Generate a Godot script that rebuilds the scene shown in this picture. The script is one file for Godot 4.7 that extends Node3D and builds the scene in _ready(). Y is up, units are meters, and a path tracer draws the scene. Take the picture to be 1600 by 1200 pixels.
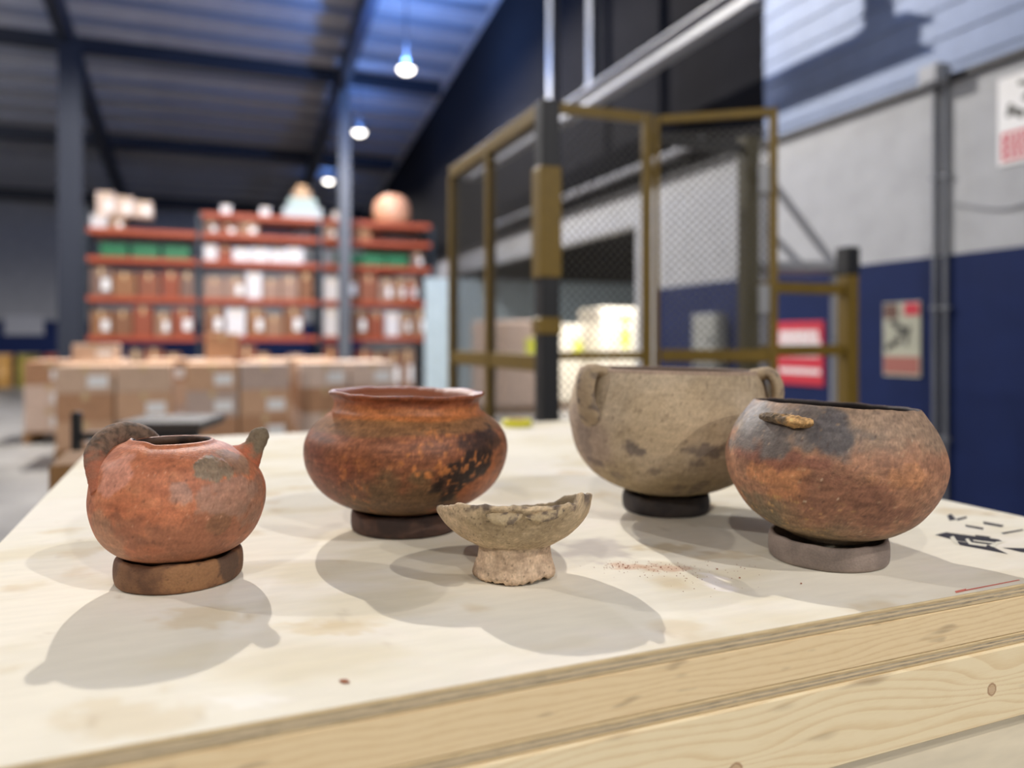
extends Node3D
# Five old clay vessels on a plywood crate in a warehouse. Metres, y up, camera looks along -z.

const EYE := 1.25            # height of the lens above the floor
const TOP := 0.95            # height of the crate's lid
const BT := 0.3700           # turn of the building against the lens (21.2 degrees)
const CT := 0.3910           # turn of the crate (22.4 degrees)

var used := {}
var box_cache := {}
var noise := FastNoiseLite.new()
var M := {}
var NONE: Callable
var rng := RandomNumberGenerator.new()

func _ready() -> void:
	rng.seed = 7
	set_view()
	set_lamps()
	make_materials()
	build_shell()
	build_crate()
	build_pots()
	build_wall_things()
	build_cage()
	build_racks()
	build_floor_goods()
	build_wing()
	build_small_things()

# ------------------------------------------------------------------ view and light
func set_view() -> void:
	var cam := Camera3D.new()
	cam.name = "camera"
	add_child(cam)
	cam.position = Vector3(0, EYE, 0)
	var at := CameraAttributesPhysical.new()
	at.frustum_focal_length = 24.0
	at.frustum_near = 0.05
	at.frustum_far = 200.0
	at.frustum_focus_distance = 0.93
	at.exposure_aperture = 24.0 / 15.0      # an opening of 15 mm
	cam.attributes = at
	cam.set_frustum(0.05, Vector2(0, -68.0 / 1200.0 * 0.05), 0.05, 200.0)
	cam.current = true
	var env := Environment.new()
	env.background_mode = Environment.BG_COLOR
	env.background_color = Color(0.02, 0.025, 0.03)
	env.tonemap_mode = Environment.TONE_MAPPER_LINEAR
	env.tonemap_exposure = 0.92
	env.sdfgi_enabled = true
	env.ssao_enabled = true
	env.ssil_enabled = true
	var we := WorldEnvironment.new()
	we.name = "world"
	we.environment = env
	add_child(we)

const LAMP_TINT := Color(1.0, 0.972, 0.93)
# along, across, height above the floor, energy, uplight, label
var lamps := [
	[11.0, 0.3, 7.75, 150.0, 6.0, "high bay lamp out over the aisle in front of the pottery crate"],
	[13.9, 3.3, 6.25, 24.0, 14.0, "round white high bay lamp, highest and nearest of the three in view"],
	[18.5, 3.25, 6.25, 9.0, 2.5, "round white high bay lamp, middle one of the three in view"],
	[24.5, 3.34, 6.25, 30.0, 0.5, "round white high bay lamp just above the rack, lowest of the three in view"],
	[-9.5, 2.2, 6.25, 52.0, 1.5, "high bay lamp behind the camera, far back beside the right wall"],
	[-3.6, 2.6, 6.25, 24.0, 2.0, "high bay lamp behind the camera, near the right wall"],
	[-4.5, -3.6, 6.25, 21.0, 0.8, "high bay lamp behind the camera over the open floor to the left"],
	[5.5, -7.5, 6.25, 35.0, 9.0, "high bay lamp over the open floor left of the stacked cartons"],
	[16.0, -8.3, 6.25, 30.0, 14.0, "high bay lamp far out at left, outside the view"],
]

func set_lamps() -> void:
	M.lamp_body = mat(c8(60, 64, 72), 0.5, 0.6)
	M.lamp_lens = mat(Color.WHITE, 0.4)
	M.lamp_lens.emission_enabled = true
	M.lamp_lens.emission = LAMP_TINT
	M.lamp_lens.emission_energy_multiplier = 9.0
	var prof := PackedVector2Array([Vector2(0.001, 0.16), Vector2(0.06, 0.16), Vector2(0.07, 0.10), Vector2(0.15, 0.07), Vector2(0.17, 0.0), Vector2(0.155, -0.004), Vector2(0.15, 0.012), Vector2(0.001, 0.012)])
	prof.reverse()
	var shell := lathe(prof, 18, 40, NONE, NONE, false)
	var lens_prof := PackedVector2Array([Vector2(0.001, -0.085), Vector2(0.06, -0.078), Vector2(0.115, -0.05), Vector2(0.142, -0.01), Vector2(0.148, 0.006), Vector2(0.148, 0.010), Vector2(0.001, 0.010)])
	var lens := lathe(lens_prof, 14, 40, NONE, NONE, false)
	for l in lamps:
		var o := thing("high_bay_lamp", l[5], "lamp", B(l[0], l[1], l[2]), BT, "high bay lamps")
		put("housing", shell, M.lamp_body, o)
		put("lens", lens, M.lamp_lens, o)
		var up: float = roof_at(l[0]) - l[2] - 0.16
		put("hanging_rod", cyl(0.012, up, 8), M.lamp_body, o, Vector3(0, 0.155 + up / 2.0, 0))
		var s := SpotLight3D.new()
		s.name = "lamp_light"
		s.light_energy = l[3]
		s.light_color = LAMP_TINT
		s.light_size = 0.065
		s.spot_range = 60.0
		s.spot_attenuation = 2.0
		s.spot_angle = 82.0
		s.spot_angle_attenuation = 0.25
		s.shadow_enabled = true
		s.rotation.x = -PI / 2
		s.position.y = -0.10
		o.add_child(s)
		var g := OmniLight3D.new()
		g.name = "lamp_uplight"
		g.light_energy = l[4]
		g.light_color = Color(0.46, 0.66, 1.0) if l[1] > 0.0 else Color(0.95, 0.95, 1.0)
		g.light_size = 0.12
		g.omni_range = 40.0
		g.omni_attenuation = 2.0
		g.shadow_enabled = true
		g.position.y = 0.32
		o.add_child(g)

# ------------------------------------------------------------------ helpers
func c8(r: int, g: int, b: int) -> Color:
	return Color8(r, g, b)

func B(along: float, across: float, h: float) -> Vector3:   # building axes to world
	return Vector3(cos(BT) * across - sin(BT) * along, h, -(sin(BT) * across + cos(BT) * along))

func roof_at(along: float) -> float:
	return EYE + 9.1 - 0.15 * along

func numbered(called: String) -> String:
	if not used.has(called):
		used[called] = 0
		return called
	used[called] += 1
	return "%s_%03d" % [called, used[called]]

func tag(o: Node, label: String, category: String, group := "") -> void:
	o.set_meta("label", label)
	o.set_meta("category", category)
	if group != "":
		o.set_meta("group", group)

func thing(called: String, label: String, category: String, at := Vector3.ZERO, turn := 0.0, group := "") -> Node3D:
	var o := Node3D.new()
	o.name = numbered(called)
	o.position = at
	o.rotation.y = turn
	add_child(o)
	tag(o, label, category, group)
	return o

func structure(called: String, at := Vector3.ZERO, turn := 0.0) -> Node3D:
	var o := Node3D.new()
	o.name = numbered(called)
	o.position = at
	o.rotation.y = turn
	o.set_meta("kind", "structure")
	add_child(o)
	return o

func put(called: String, m: Mesh, material: Material, parent: Node, at := Vector3.ZERO, rot := Vector3.ZERO) -> MeshInstance3D:
	var o := MeshInstance3D.new()
	o.name = called
	o.mesh = m
	o.material_override = material
	o.position = at
	o.rotation = rot
	parent.add_child(o, true)
	return o

func single(called: String, label: String, category: String, m: Mesh, material: Material, at: Vector3, turn := 0.0, group := "") -> MeshInstance3D:
	var o := put(numbered(called), m, material, self, at, Vector3(0, turn, 0))
	tag(o, label, category, group)
	return o

func mat(color: Color, rough := 0.8, metal := 0.0, spec := 0.5) -> StandardMaterial3D:
	var m := StandardMaterial3D.new()
	m.albedo_color = color
	m.roughness = rough
	m.metallic = metal
	m.metallic_specular = spec
	return m

func noise_tex(freq: float, lo: float, hi: float, octaves: int, sd: int, size := 512) -> NoiseTexture2D:
	var n := FastNoiseLite.new()
	n.seed = sd
	n.frequency = freq
	n.fractal_octaves = octaves
	n.noise_type = FastNoiseLite.TYPE_SIMPLEX_SMOOTH
	var t := NoiseTexture2D.new()
	t.width = size
	t.height = size
	t.seamless = true
	t.noise = n
	var g := Gradient.new()
	g.set_color(0, Color(lo, lo, lo))
	g.set_color(1, Color(hi, hi, hi))
	t.color_ramp = g
	return t

func textured(m: StandardMaterial3D, tex: Texture2D, scale: Vector3, bump: Texture2D = null, depth := 0.0) -> StandardMaterial3D:
	m.albedo_texture = tex
	m.uv1_triplanar = true
	m.uv1_scale = scale
	if bump:
		m.heightmap_enabled = true
		m.heightmap_texture = bump
		m.heightmap_scale = depth
	return m

func tri(st: SurfaceTool, a: Vector3, b: Vector3, c: Vector3, ua := Vector2.ZERO, ub := Vector2.ZERO, uc := Vector2.ZERO, away := Vector3.ZERO) -> void:
	var n := (a - c).cross(a - b).normalized()
	var ref := (a + b + c) / 3.0 - away
	st.set_normal(n if n.dot(ref) >= 0 else -n)
	if n.dot(ref) < 0:
		var t := b; b = c; c = t
		var u := ub; ub = uc; uc = u
	st.set_uv(ua); st.add_vertex(a)
	st.set_uv(ub); st.add_vertex(b)
	st.set_uv(uc); st.add_vertex(c)

func box_into(st: SurfaceTool, s: Vector3, ch: float, at := Vector3.ZERO) -> void:
	var h := s / 2.0
	var v := func(p: Vector3) -> Vector2: return Vector2.ZERO
	for a in 3:
		var b := (a + 1) % 3
		var c := (a + 2) % 3
		for sa in [-1.0, 1.0]:
			var q := []
			for k in [[-1.0, -1.0], [1.0, -1.0], [1.0, 1.0], [-1.0, 1.0]]:
				var p := Vector3()
				p[a] = sa * h[a]; p[b] = k[0] * (h[b] - ch); p[c] = k[1] * (h[c] - ch)
				q.append(p)
			var uv := []
			for p in q:
				if a == 2: uv.append(Vector2(p.x / s.x + 0.5, 0.5 - p.y / s.y))
				elif a == 1: uv.append(Vector2(p.x / s.x + 0.5, p.z / s.z + 0.5))
				else: uv.append(Vector2(p.z / s.z + 0.5, 0.5 - p.y / s.y))
			tri(st, q[0] + at, q[1] + at, q[2] + at, uv[0], uv[1], uv[2], at)
			tri(st, q[0] + at, q[2] + at, q[3] + at, uv[0], uv[2], uv[3], at)
			if ch <= 0.0: continue
			for sb in [-1.0, 1.0]:
				var e := []
				for sc in [-1.0, 1.0]:
					var p := Vector3(); p[a] = sa * h[a]; p[b] = sb * (h[b] - ch); p[c] = sc * (h[c] - ch)
					var r := Vector3(); r[a] = sa * (h[a] - ch); r[b] = sb * h[b]; r[c] = sc * (h[c] - ch)
					e.append(p); e.append(r)
				var z := []
				for p in e: z.append(Vector2(p.x / s.x + 0.5, 0.5 - p.y / s.y))
				tri(st, e[0] + at, e[1] + at, e[3] + at, z[0], z[1], z[3], at)
				tri(st, e[0] + at, e[3] + at, e[2] + at, z[0], z[3], z[2], at)
	if ch > 0.0:
		for x in [-1.0, 1.0]:
			for y in [-1.0, 1.0]:
				for z in [-1.0, 1.0]:
					tri(st, Vector3(x * h.x, y * (h.y - ch), z * (h.z - ch)) + at, Vector3(x * (h.x - ch), y * h.y, z * (h.z - ch)) + at, Vector3(x * (h.x - ch), y * (h.y - ch), z * h.z) + at, Vector2.ZERO, Vector2.ZERO, Vector2.ZERO, at)

func bx(s: Vector3, ch := 0.003) -> ArrayMesh:
	var key := "%s %s" % [s, ch]
	if not box_cache.has(key):
		var st := SurfaceTool.new()
		st.begin(Mesh.PRIMITIVE_TRIANGLES)
		box_into(st, s, ch)
		box_cache[key] = st.commit()
	return box_cache[key]

func cyl(r: float, h: float, sides := 16) -> CylinderMesh:
	var c := CylinderMesh.new()
	c.top_radius = r; c.bottom_radius = r; c.height = h
	c.radial_segments = sides; c.rings = 1
	return c

func bar(called: String, a: Vector3, b: Vector3, w: float, t: float, material: Material, parent: Node, ch := 0.004) -> MeshInstance3D:   # a box from a to b
	var o := put(called, bx(Vector3(w, t, a.distance_to(b)), ch), material, parent, (a + b) / 2.0)
	var up := Vector3.UP if absf((b - a).normalized().y) < 0.99 else Vector3.RIGHT
	o.basis = Basis.looking_at(b - a, up)
	return o

func smooth_line(pts: PackedVector2Array, n: int) -> PackedVector2Array:
	var dense := PackedVector2Array()
	for i in pts.size() - 1:
		var p0 := pts[maxi(i - 1, 0)]; var p3 := pts[mini(i + 2, pts.size() - 1)]
		for k in 12:
			dense.append(pts[i].cubic_interpolate(pts[i + 1], p0, p3, k / 12.0))
	dense.append(pts[-1])
	var len := PackedFloat32Array([0.0])
	for i in dense.size() - 1: len.append(len[i] + dense[i].distance_to(dense[i + 1]))
	var out := PackedVector2Array()
	var k := 0
	for i in n:
		var want := len[-1] * i / (n - 1.0)
		while k < dense.size() - 2 and len[k + 1] < want: k += 1
		out.append(dense[k].lerp(dense[k + 1], clampf((want - len[k]) / maxf(len[k + 1] - len[k], 1e-9), 0, 1)))
	return out

func finish(v: PackedVector3Array, c: PackedColorArray, idx: PackedInt32Array) -> ArrayMesh:
	var arr := []
	arr.resize(Mesh.ARRAY_MAX)
	arr[Mesh.ARRAY_VERTEX] = v
	if c.size(): arr[Mesh.ARRAY_COLOR] = c
	arr[Mesh.ARRAY_INDEX] = idx
	var m := ArrayMesh.new()
	m.add_surface_from_arrays(Mesh.PRIMITIVE_TRIANGLES, arr)
	var st := SurfaceTool.new()
	st.create_from(m, 0)
	st.generate_normals()
	return st.commit()

func lathe(profile: PackedVector2Array, n: int, seg: int, bend: Callable, paint: Callable, smooth := true) -> ArrayMesh:
	var line := smooth_line(profile, n) if smooth else profile
	var v := PackedVector3Array(); var c := PackedColorArray(); var idx := PackedInt32Array()
	n = line.size()
	var high := 0
	for i in n:
		if line[i].y > line[high].y: high = i
	for i in n:
		for j in seg:
			var phi := TAU * j / seg
			if phi > PI: phi -= TAU
			var p := Vector3(line[i].x * sin(phi), line[i].y, line[i].x * cos(phi))
			if bend.is_valid(): p = bend.call(p, phi, line[i].y, line[i].x)
			v.append(p)
			if paint.is_valid(): c.append(paint.call(p, phi, line[i].y, i <= high))
	for i in n - 1:
		for j in seg:
			var k := (j + 1) % seg
			idx.append_array([i * seg + j, (i + 1) * seg + j, (i + 1) * seg + k, i * seg + j, (i + 1) * seg + k, i * seg + k])
	return finish(v, c, idx)

func sweep(pts: Array, radius: Callable, sides: int, steps: int, wide: float, paint: Callable, rough := 0.0, side_hint := Vector3.ZERO) -> ArrayMesh:
	var cv := Curve3D.new()
	for i in pts.size():
		var tan: Vector3 = (pts[mini(i + 1, pts.size() - 1)] - pts[maxi(i - 1, 0)]) / 6.0
		cv.add_point(pts[i], -tan, tan)
	cv.bake_interval = 0.001
	var length := cv.get_baked_length()
	var v := PackedVector3Array(); var c := PackedColorArray(); var idx := PackedInt32Array()
	var side := side_hint
	for i in steps + 1:
		var t := float(i) / steps
		var p := cv.sample_baked(length * t, true)
		var d := (cv.sample_baked(minf(length * t + 0.002, length), true) - cv.sample_baked(maxf(length * t - 0.002, 0), true)).normalized()
		if side == Vector3.ZERO: side = d.cross(Vector3.UP if absf(d.y) < 0.9 else Vector3.RIGHT)
		side = (side - d * side.dot(d)).normalized()
		var other := side.cross(d).normalized()
		var r: float = radius.call(t)
		for j in sides:
			var a := TAU * j / sides
			var q := p + (side * cos(a) * wide + other * sin(a)) * r
			if rough > 0.0: q += (q - p).normalized() * noise.get_noise_3dv(q * 120.0) * rough
			v.append(q)
			if paint.is_valid(): c.append(paint.call(q, t))
	for e in [0, steps]:
		v.append(cv.sample_baked(length * e / steps, true))
		if paint.is_valid(): c.append(paint.call(v[-1], float(e) / steps))
	for i in steps:
		for j in sides:
			var k := (j + 1) % sides
			idx.append_array([i * sides + j, i * sides + k, (i + 1) * sides + k, i * sides + j, (i + 1) * sides + k, (i + 1) * sides + j])
	var first := (steps + 1) * sides
	for j in sides:
		var k := (j + 1) % sides
		idx.append_array([first, k, j, first + 1, steps * sides + j, steps * sides + k])
	return finish(v, c, idx)

func N(p: Vector3, f: float, off := 0.0) -> float:
	return noise.get_noise_3d(p.x * f + off, p.y * f + off * 0.7, p.z * f - off)

func blob(phi: float, y: float, p0: float, y0: float, wp: float, wy: float, n: float, soft := 0.5) -> float:
	var a := (phi - p0) / wp
	var b := (y - y0) / wy
	return 1.0 - smoothstep(1.0 - soft, 1.0 + soft, a * a + b * b + n * 1.9)

func weathered(k: Color, p: Vector3, amount: float) -> Color:   # fine mottling and burnishing streaks of old clay
	var g := 1.07 + amount * (0.9 * N(Vector3(p.x, p.y * 4.0, p.z), 34, 61.5) + 0.8 * N(p, 90, 17.5) + 0.8 * N(p, 240, 3.5))
	return Color(clampf(k.r * g, 0, 1), clampf(k.g * g, 0, 1), clampf(k.b * g, 0, 1))

# ------------------------------------------------------------------ materials
func make_materials() -> void:
	noise.seed = 11
	noise.frequency = 1.0
	noise.fractal_octaves = 4
	noise.noise_type = FastNoiseLite.TYPE_SIMPLEX_SMOOTH
	M.fine = noise_tex(0.05, 0.84, 1.0, 4, 1)
	M.bump = noise_tex(0.06, 0.0, 1.0, 3, 2)
	M.cloudy = noise_tex(0.008, 0.72, 1.0, 5, 3)
	M.soft = noise_tex(0.012, 0.92, 1.0, 4, 4)
	M.clay = func(rough: float, depth: float, spec := 0.5) -> StandardMaterial3D:
		var m := mat(Color.WHITE, rough, 0.0, spec)
		m.vertex_color_use_as_albedo = true
		m.vertex_color_is_srgb = true
		return textured(m, M.fine, Vector3(9, 9, 9), M.bump, depth)
	M.concrete = textured(mat(c8(150, 148, 146), 0.5), M.cloudy, Vector3(0.35, 0.35, 0.35))
	M.roof = textured(mat(c8(164, 168, 180), 0.7, 0.0), M.soft, Vector3(0.4, 0.4, 0.4))
	M.purlin = mat(c8(120, 124, 136), 0.6, 0.1)
	M.rafter = mat(c8(34, 40, 54), 0.6, 0.2)
	M.white_wall = textured(mat(c8(166, 168, 172), 0.6), M.soft, Vector3(0.5, 0.5, 0.5))
	M.blue_wall = textured(mat(c8(20, 35, 78), 0.75, 0.0, 0.3), M.soft, Vector3(0.5, 0.5, 0.5))
	M.siding = textured(mat(c8(128, 144, 176), 0.55, 0.1), M.soft, Vector3(0.5, 0.5, 0.5))
	M.dark_siding = textured(mat(c8(34, 34, 37), 0.9, 0.0, 0.1), M.soft, Vector3(0.5, 0.5, 0.5))
	M.grey_wall = textured(mat(c8(138, 140, 146), 0.7), M.soft, Vector3(0.5, 0.5, 0.5))
	M.pale = textured(mat(c8(160, 177, 188), 0.6), M.soft, Vector3(0.5, 0.5, 0.5))
	M.dark = mat(c8(40, 40, 44), 0.6)
	M.black = mat(c8(24, 25, 28), 0.5)
	M.yellow = textured(mat(c8(118, 94, 22), 0.5), M.soft, Vector3(2, 2, 2))
	M.steel = mat(c8(150, 152, 156), 0.45, 0.4)
	M.pipe_grey = mat(c8(140, 142, 148), 0.5, 0.1)
	M.conduit = mat(c8(104, 107, 114), 0.5, 0.1)
	M.white = mat(c8(232, 232, 232), 0.6)
	M.red = mat(c8(188, 40, 58), 0.5)
	M.orange = mat(c8(160, 70, 40), 0.55)
	M.green = mat(c8(30, 104, 66), 0.5)
	M.teal = mat(c8(34, 44, 54), 0.5, 0.2)
	M.carton = []
	for c in [c8(196, 152, 116), c8(206, 166, 134), c8(184, 140, 106), c8(208, 178, 154), c8(218, 194, 178), c8(192, 170, 158)]:
		M.carton.append(textured(mat(c, 0.8), M.soft, Vector3(1.4, 1.4, 1.4)))
	M.rack_carton = []
	for c in [c8(146, 102, 70), c8(132, 90, 64), c8(152, 116, 92), c8(122, 96, 84), c8(160, 130, 114), c8(138, 84, 62)]:
		M.rack_carton.append(textured(mat(c, 0.8), M.soft, Vector3(1.4, 1.4, 1.4)))
	M.carton_white = textured(mat(c8(222, 218, 220), 0.55), M.soft, Vector3(1.4, 1.4, 1.4))
	M.rust_carton = textured(mat(c8(142, 72, 48), 0.7), M.soft, Vector3(1.4, 1.4, 1.4))
	M.tape = mat(c8(206, 178, 136), 0.35)
	M.pallet = textured(mat(c8(168, 128, 88), 0.85), M.soft, Vector3(2, 2, 2))

# ------------------------------------------------------------------ shell
func slab(called: String, parent: Node, a: Vector3, b: Vector3, material: Material, ch := 0.0) -> MeshInstance3D:   # along, across, height corners -> part of a building-turned node at the origin
	var s := Vector3(absf(b.y - a.y), absf(b.z - a.z), absf(b.x - a.x))
	var m := (a + b) / 2.0
	return put(called, bx(s, ch), material, parent, Vector3(m.y, m.z, -m.x))

func build_shell() -> void:
	var f := structure("floor", Vector3.ZERO, BT)
	slab("concrete_slab", f, Vector3(-16, -14, -0.2), Vector3(30, 16, 0), M.concrete)
	# roof: deck falling towards the far end, purlins across, rafters along
	var r := structure("ceiling", Vector3.ZERO, BT)
	var fall := atan(0.15)
	var deck := put("roof_deck", bx(Vector3(19.6, 0.15, 46.0 / cos(fall) + 0.4), 0.0), M.roof, r, Vector3(-4.3, roof_at(7.0) + 0.08, -7.0), Vector3(-fall, 0, 0))
	var k := 0
	var along := 3.0
	while along < 29.5:
		var heavy := k % 6 == 0
		put("purlin", bx(Vector3(19.2, 0.34 if heavy else 0.14, 0.14 if heavy else 0.07), 0.006), M.rafter if heavy else M.purlin, r, Vector3(-4.4, roof_at(along) - (0.16 if heavy else 0.07), -along))
		along += 0.85
		k += 1
	for t in [-8.1, -2.7, 2.7]:
		put("rafter", bx(Vector3(0.22, 0.5, 45.6 / cos(fall)), 0.01), M.rafter, r, Vector3(t, roof_at(7.0) - 0.55, -7.0), Vector3(-fall, 0, 0))
	# walls
	var w := structure("wall_right", Vector3.ZERO, BT)
	slab("blue_dado", w, Vector3(-16, 5.2, 0), Vector3(8.8, 5.4, 1.9), M.blue_wall)
	slab("white_liner", w, Vector3(-16, 5.2, 1.9), Vector3(8.8, 5.4, 3.2), M.white_wall)
	slab("header", w, Vector3(8.8, 5.2, 2.78), Vector3(29.8, 5.4, 3.2), M.white_wall)
	slab("upper_siding", w, Vector3(-16, 5.42, 3.2), Vector3(6.6, 5.6, 13.0), M.siding)
	slab("dark_siding", w, Vector3(6.6, 5.42, 3.2), Vector3(29.8, 5.6, 13.0), M.dark_siding)
	for i in 22:
		slab("siding_rib", w, Vector3(-4, 5.406, 3.42 + i * 0.24), Vector3(6.6, 5.42, 3.47 + i * 0.24), M.siding, 0.006)
	var cap := structure("trim_1", Vector3.ZERO, BT)
	slab("ledge", cap, Vector3(-16, 5.16, 3.2), Vector3(29.6, 5.42, 3.26), M.dark, 0.006)
	var fw := structure("wall_back", Vector3.ZERO, BT)
	slab("grey_panel", fw, Vector3(29, -14, 1.9), Vector3(29.2, 5.3, 13.0), M.grey_wall)
	slab("blue_dado", fw, Vector3(29, -14, 0), Vector3(29.2, 5.3, 1.9), M.blue_wall)
	var lw := structure("wall_left", Vector3.ZERO, BT)
	slab("grey_panel", lw, Vector3(-16, -14.2, 0), Vector3(29.2, -14, 13.0), M.grey_wall)
	var bw := structure("wall_front", Vector3.ZERO, BT)
	slab("grey_panel", bw, Vector3(-16.2, -14.2, 0), Vector3(-16, 5.6, 13.0), M.grey_wall)
	# columns that carry the rafters
	for d in [[17.0, -2.6, M.rafter, "dark blue steel building column left of the pallet racks", 0.38], [17.6, 2.75, mat(c8(84, 88, 96), 0.6, 0.1), "pale grey building column standing before the right racks", 0.24]]:
		var hgt: float = roof_at(d[0]) - 0.82
		var o := thing("building_column", d[3], "column", B(d[0], d[1], 0), BT)
		put("web", bx(Vector3(0.04, hgt, d[4] - 0.04), 0.0), d[2], o, Vector3(0, hgt / 2, 0))
		for s in [-1, 1]:
			put("flange", bx(Vector3(d[4], hgt, 0.03), 0.004), d[2], o, Vector3(0, hgt / 2, s * (d[4] - 0.03) / 2))
		put("base_plate", bx(Vector3(d[4] + 0.16, 0.03, d[4] + 0.16), 0.004), d[2], o, Vector3(0, 0.015, 0))

# ------------------------------------------------------------------ crate
func wood_image(w: int, h: int, sd: int, base: Color, dark: Color, rings: float, knots: Array, aspect: float) -> ImageTexture:
	var im := Image.create(w, h, false, Image.FORMAT_RGB8)
	var n := FastNoiseLite.new()
	n.seed = sd
	n.frequency = 1.0
	n.fractal_octaves = 3
	for x in w:
		var u := float(x) / w
		for y in h:
			var v := float(y) / h
			var g := v * rings + n.get_noise_2d(u * aspect * 0.09, v * 0.35) * rings * 0.5
			var kn := 0.0
			for k in knots:
				var dx: float = (u - k[0]) * aspect
				var dy: float = v - k[1]
				var e := exp(-(dx * dx * 1.4 + dy * dy * 14.0))
				g += (1.0 if dy > 0 else -1.0) * e * rings * 0.34 * (1.0 - exp(-dy * dy * 40.0))
				var rr: float = sqrt(dx * dx + dy * dy) / k[2]
				kn = maxf(kn, (1.0 - smoothstep(0.75, 1.0, rr)) * 0.35 + (1.0 if absf(rr - 0.92) < 0.13 else 0.0) * 0.5)
			var s := fposmod(g, 1.0)
			var line := smoothstep(0.45, 0.95, s) * (1.0 - smoothstep(0.95, 1.0, s))
			var fib := n.get_noise_2d(u * aspect * 3.0, v * 60.0) * 0.5 + n.get_noise_2d(u * aspect * 1.1 + 40.0, v * 5.0) * 0.6
			var c := base.lerp(dark, clampf(line * 0.42 + fib * 0.26, 0.0, 1.0))
			var stain := smoothstep(0.36, 0.7, n.get_noise_2d(u * aspect * 0.35 + 9.0, v * 1.6 + 90.0))
			c = c.lerp(Color8(150, 128, 100), stain * 0.5)
			c = c.lerp(Color8(150, 108, 78), minf(kn, 0.9))
			im.set_pixel(x, y, c)
	im.generate_mipmaps()
	return ImageTexture.create_from_image(im)

func ply_edge_image(sd: int) -> ImageTexture:
	var w := 1024
	var h := 20
	var im := Image.create(w, h, false, Image.FORMAT_RGB8)
	var cols := [c8(226, 204, 160), c8(206, 182, 140), c8(196, 180, 152), c8(226, 204, 164), c8(184, 168, 144), c8(214, 192, 150), c8(228, 206, 166)]
	for x in w:
		for y in h:
			var k := clampi(int((y + 0.8 * noise.get_noise_2d(x * 0.01 + sd, sd)) / h * 7.0), 0, 6)
			var c: Color = cols[k]
			var n := noise.get_noise_2d(x * 0.035 + sd * 3, y * 0.5)
			c = c.darkened(clampf(n * 0.5, 0.0, 0.5)) if k in [2, 4] else c.darkened(clampf(n * 0.2, 0.0, 0.3))
			im.set_pixel(x, y, c)
	im.generate_mipmaps()
	return ImageTexture.create_from_image(im)

func wood_mat(t: Texture2D) -> StandardMaterial3D:
	var m := mat(Color.WHITE, 0.65)
	m.albedo_texture = t
	return m

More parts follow.
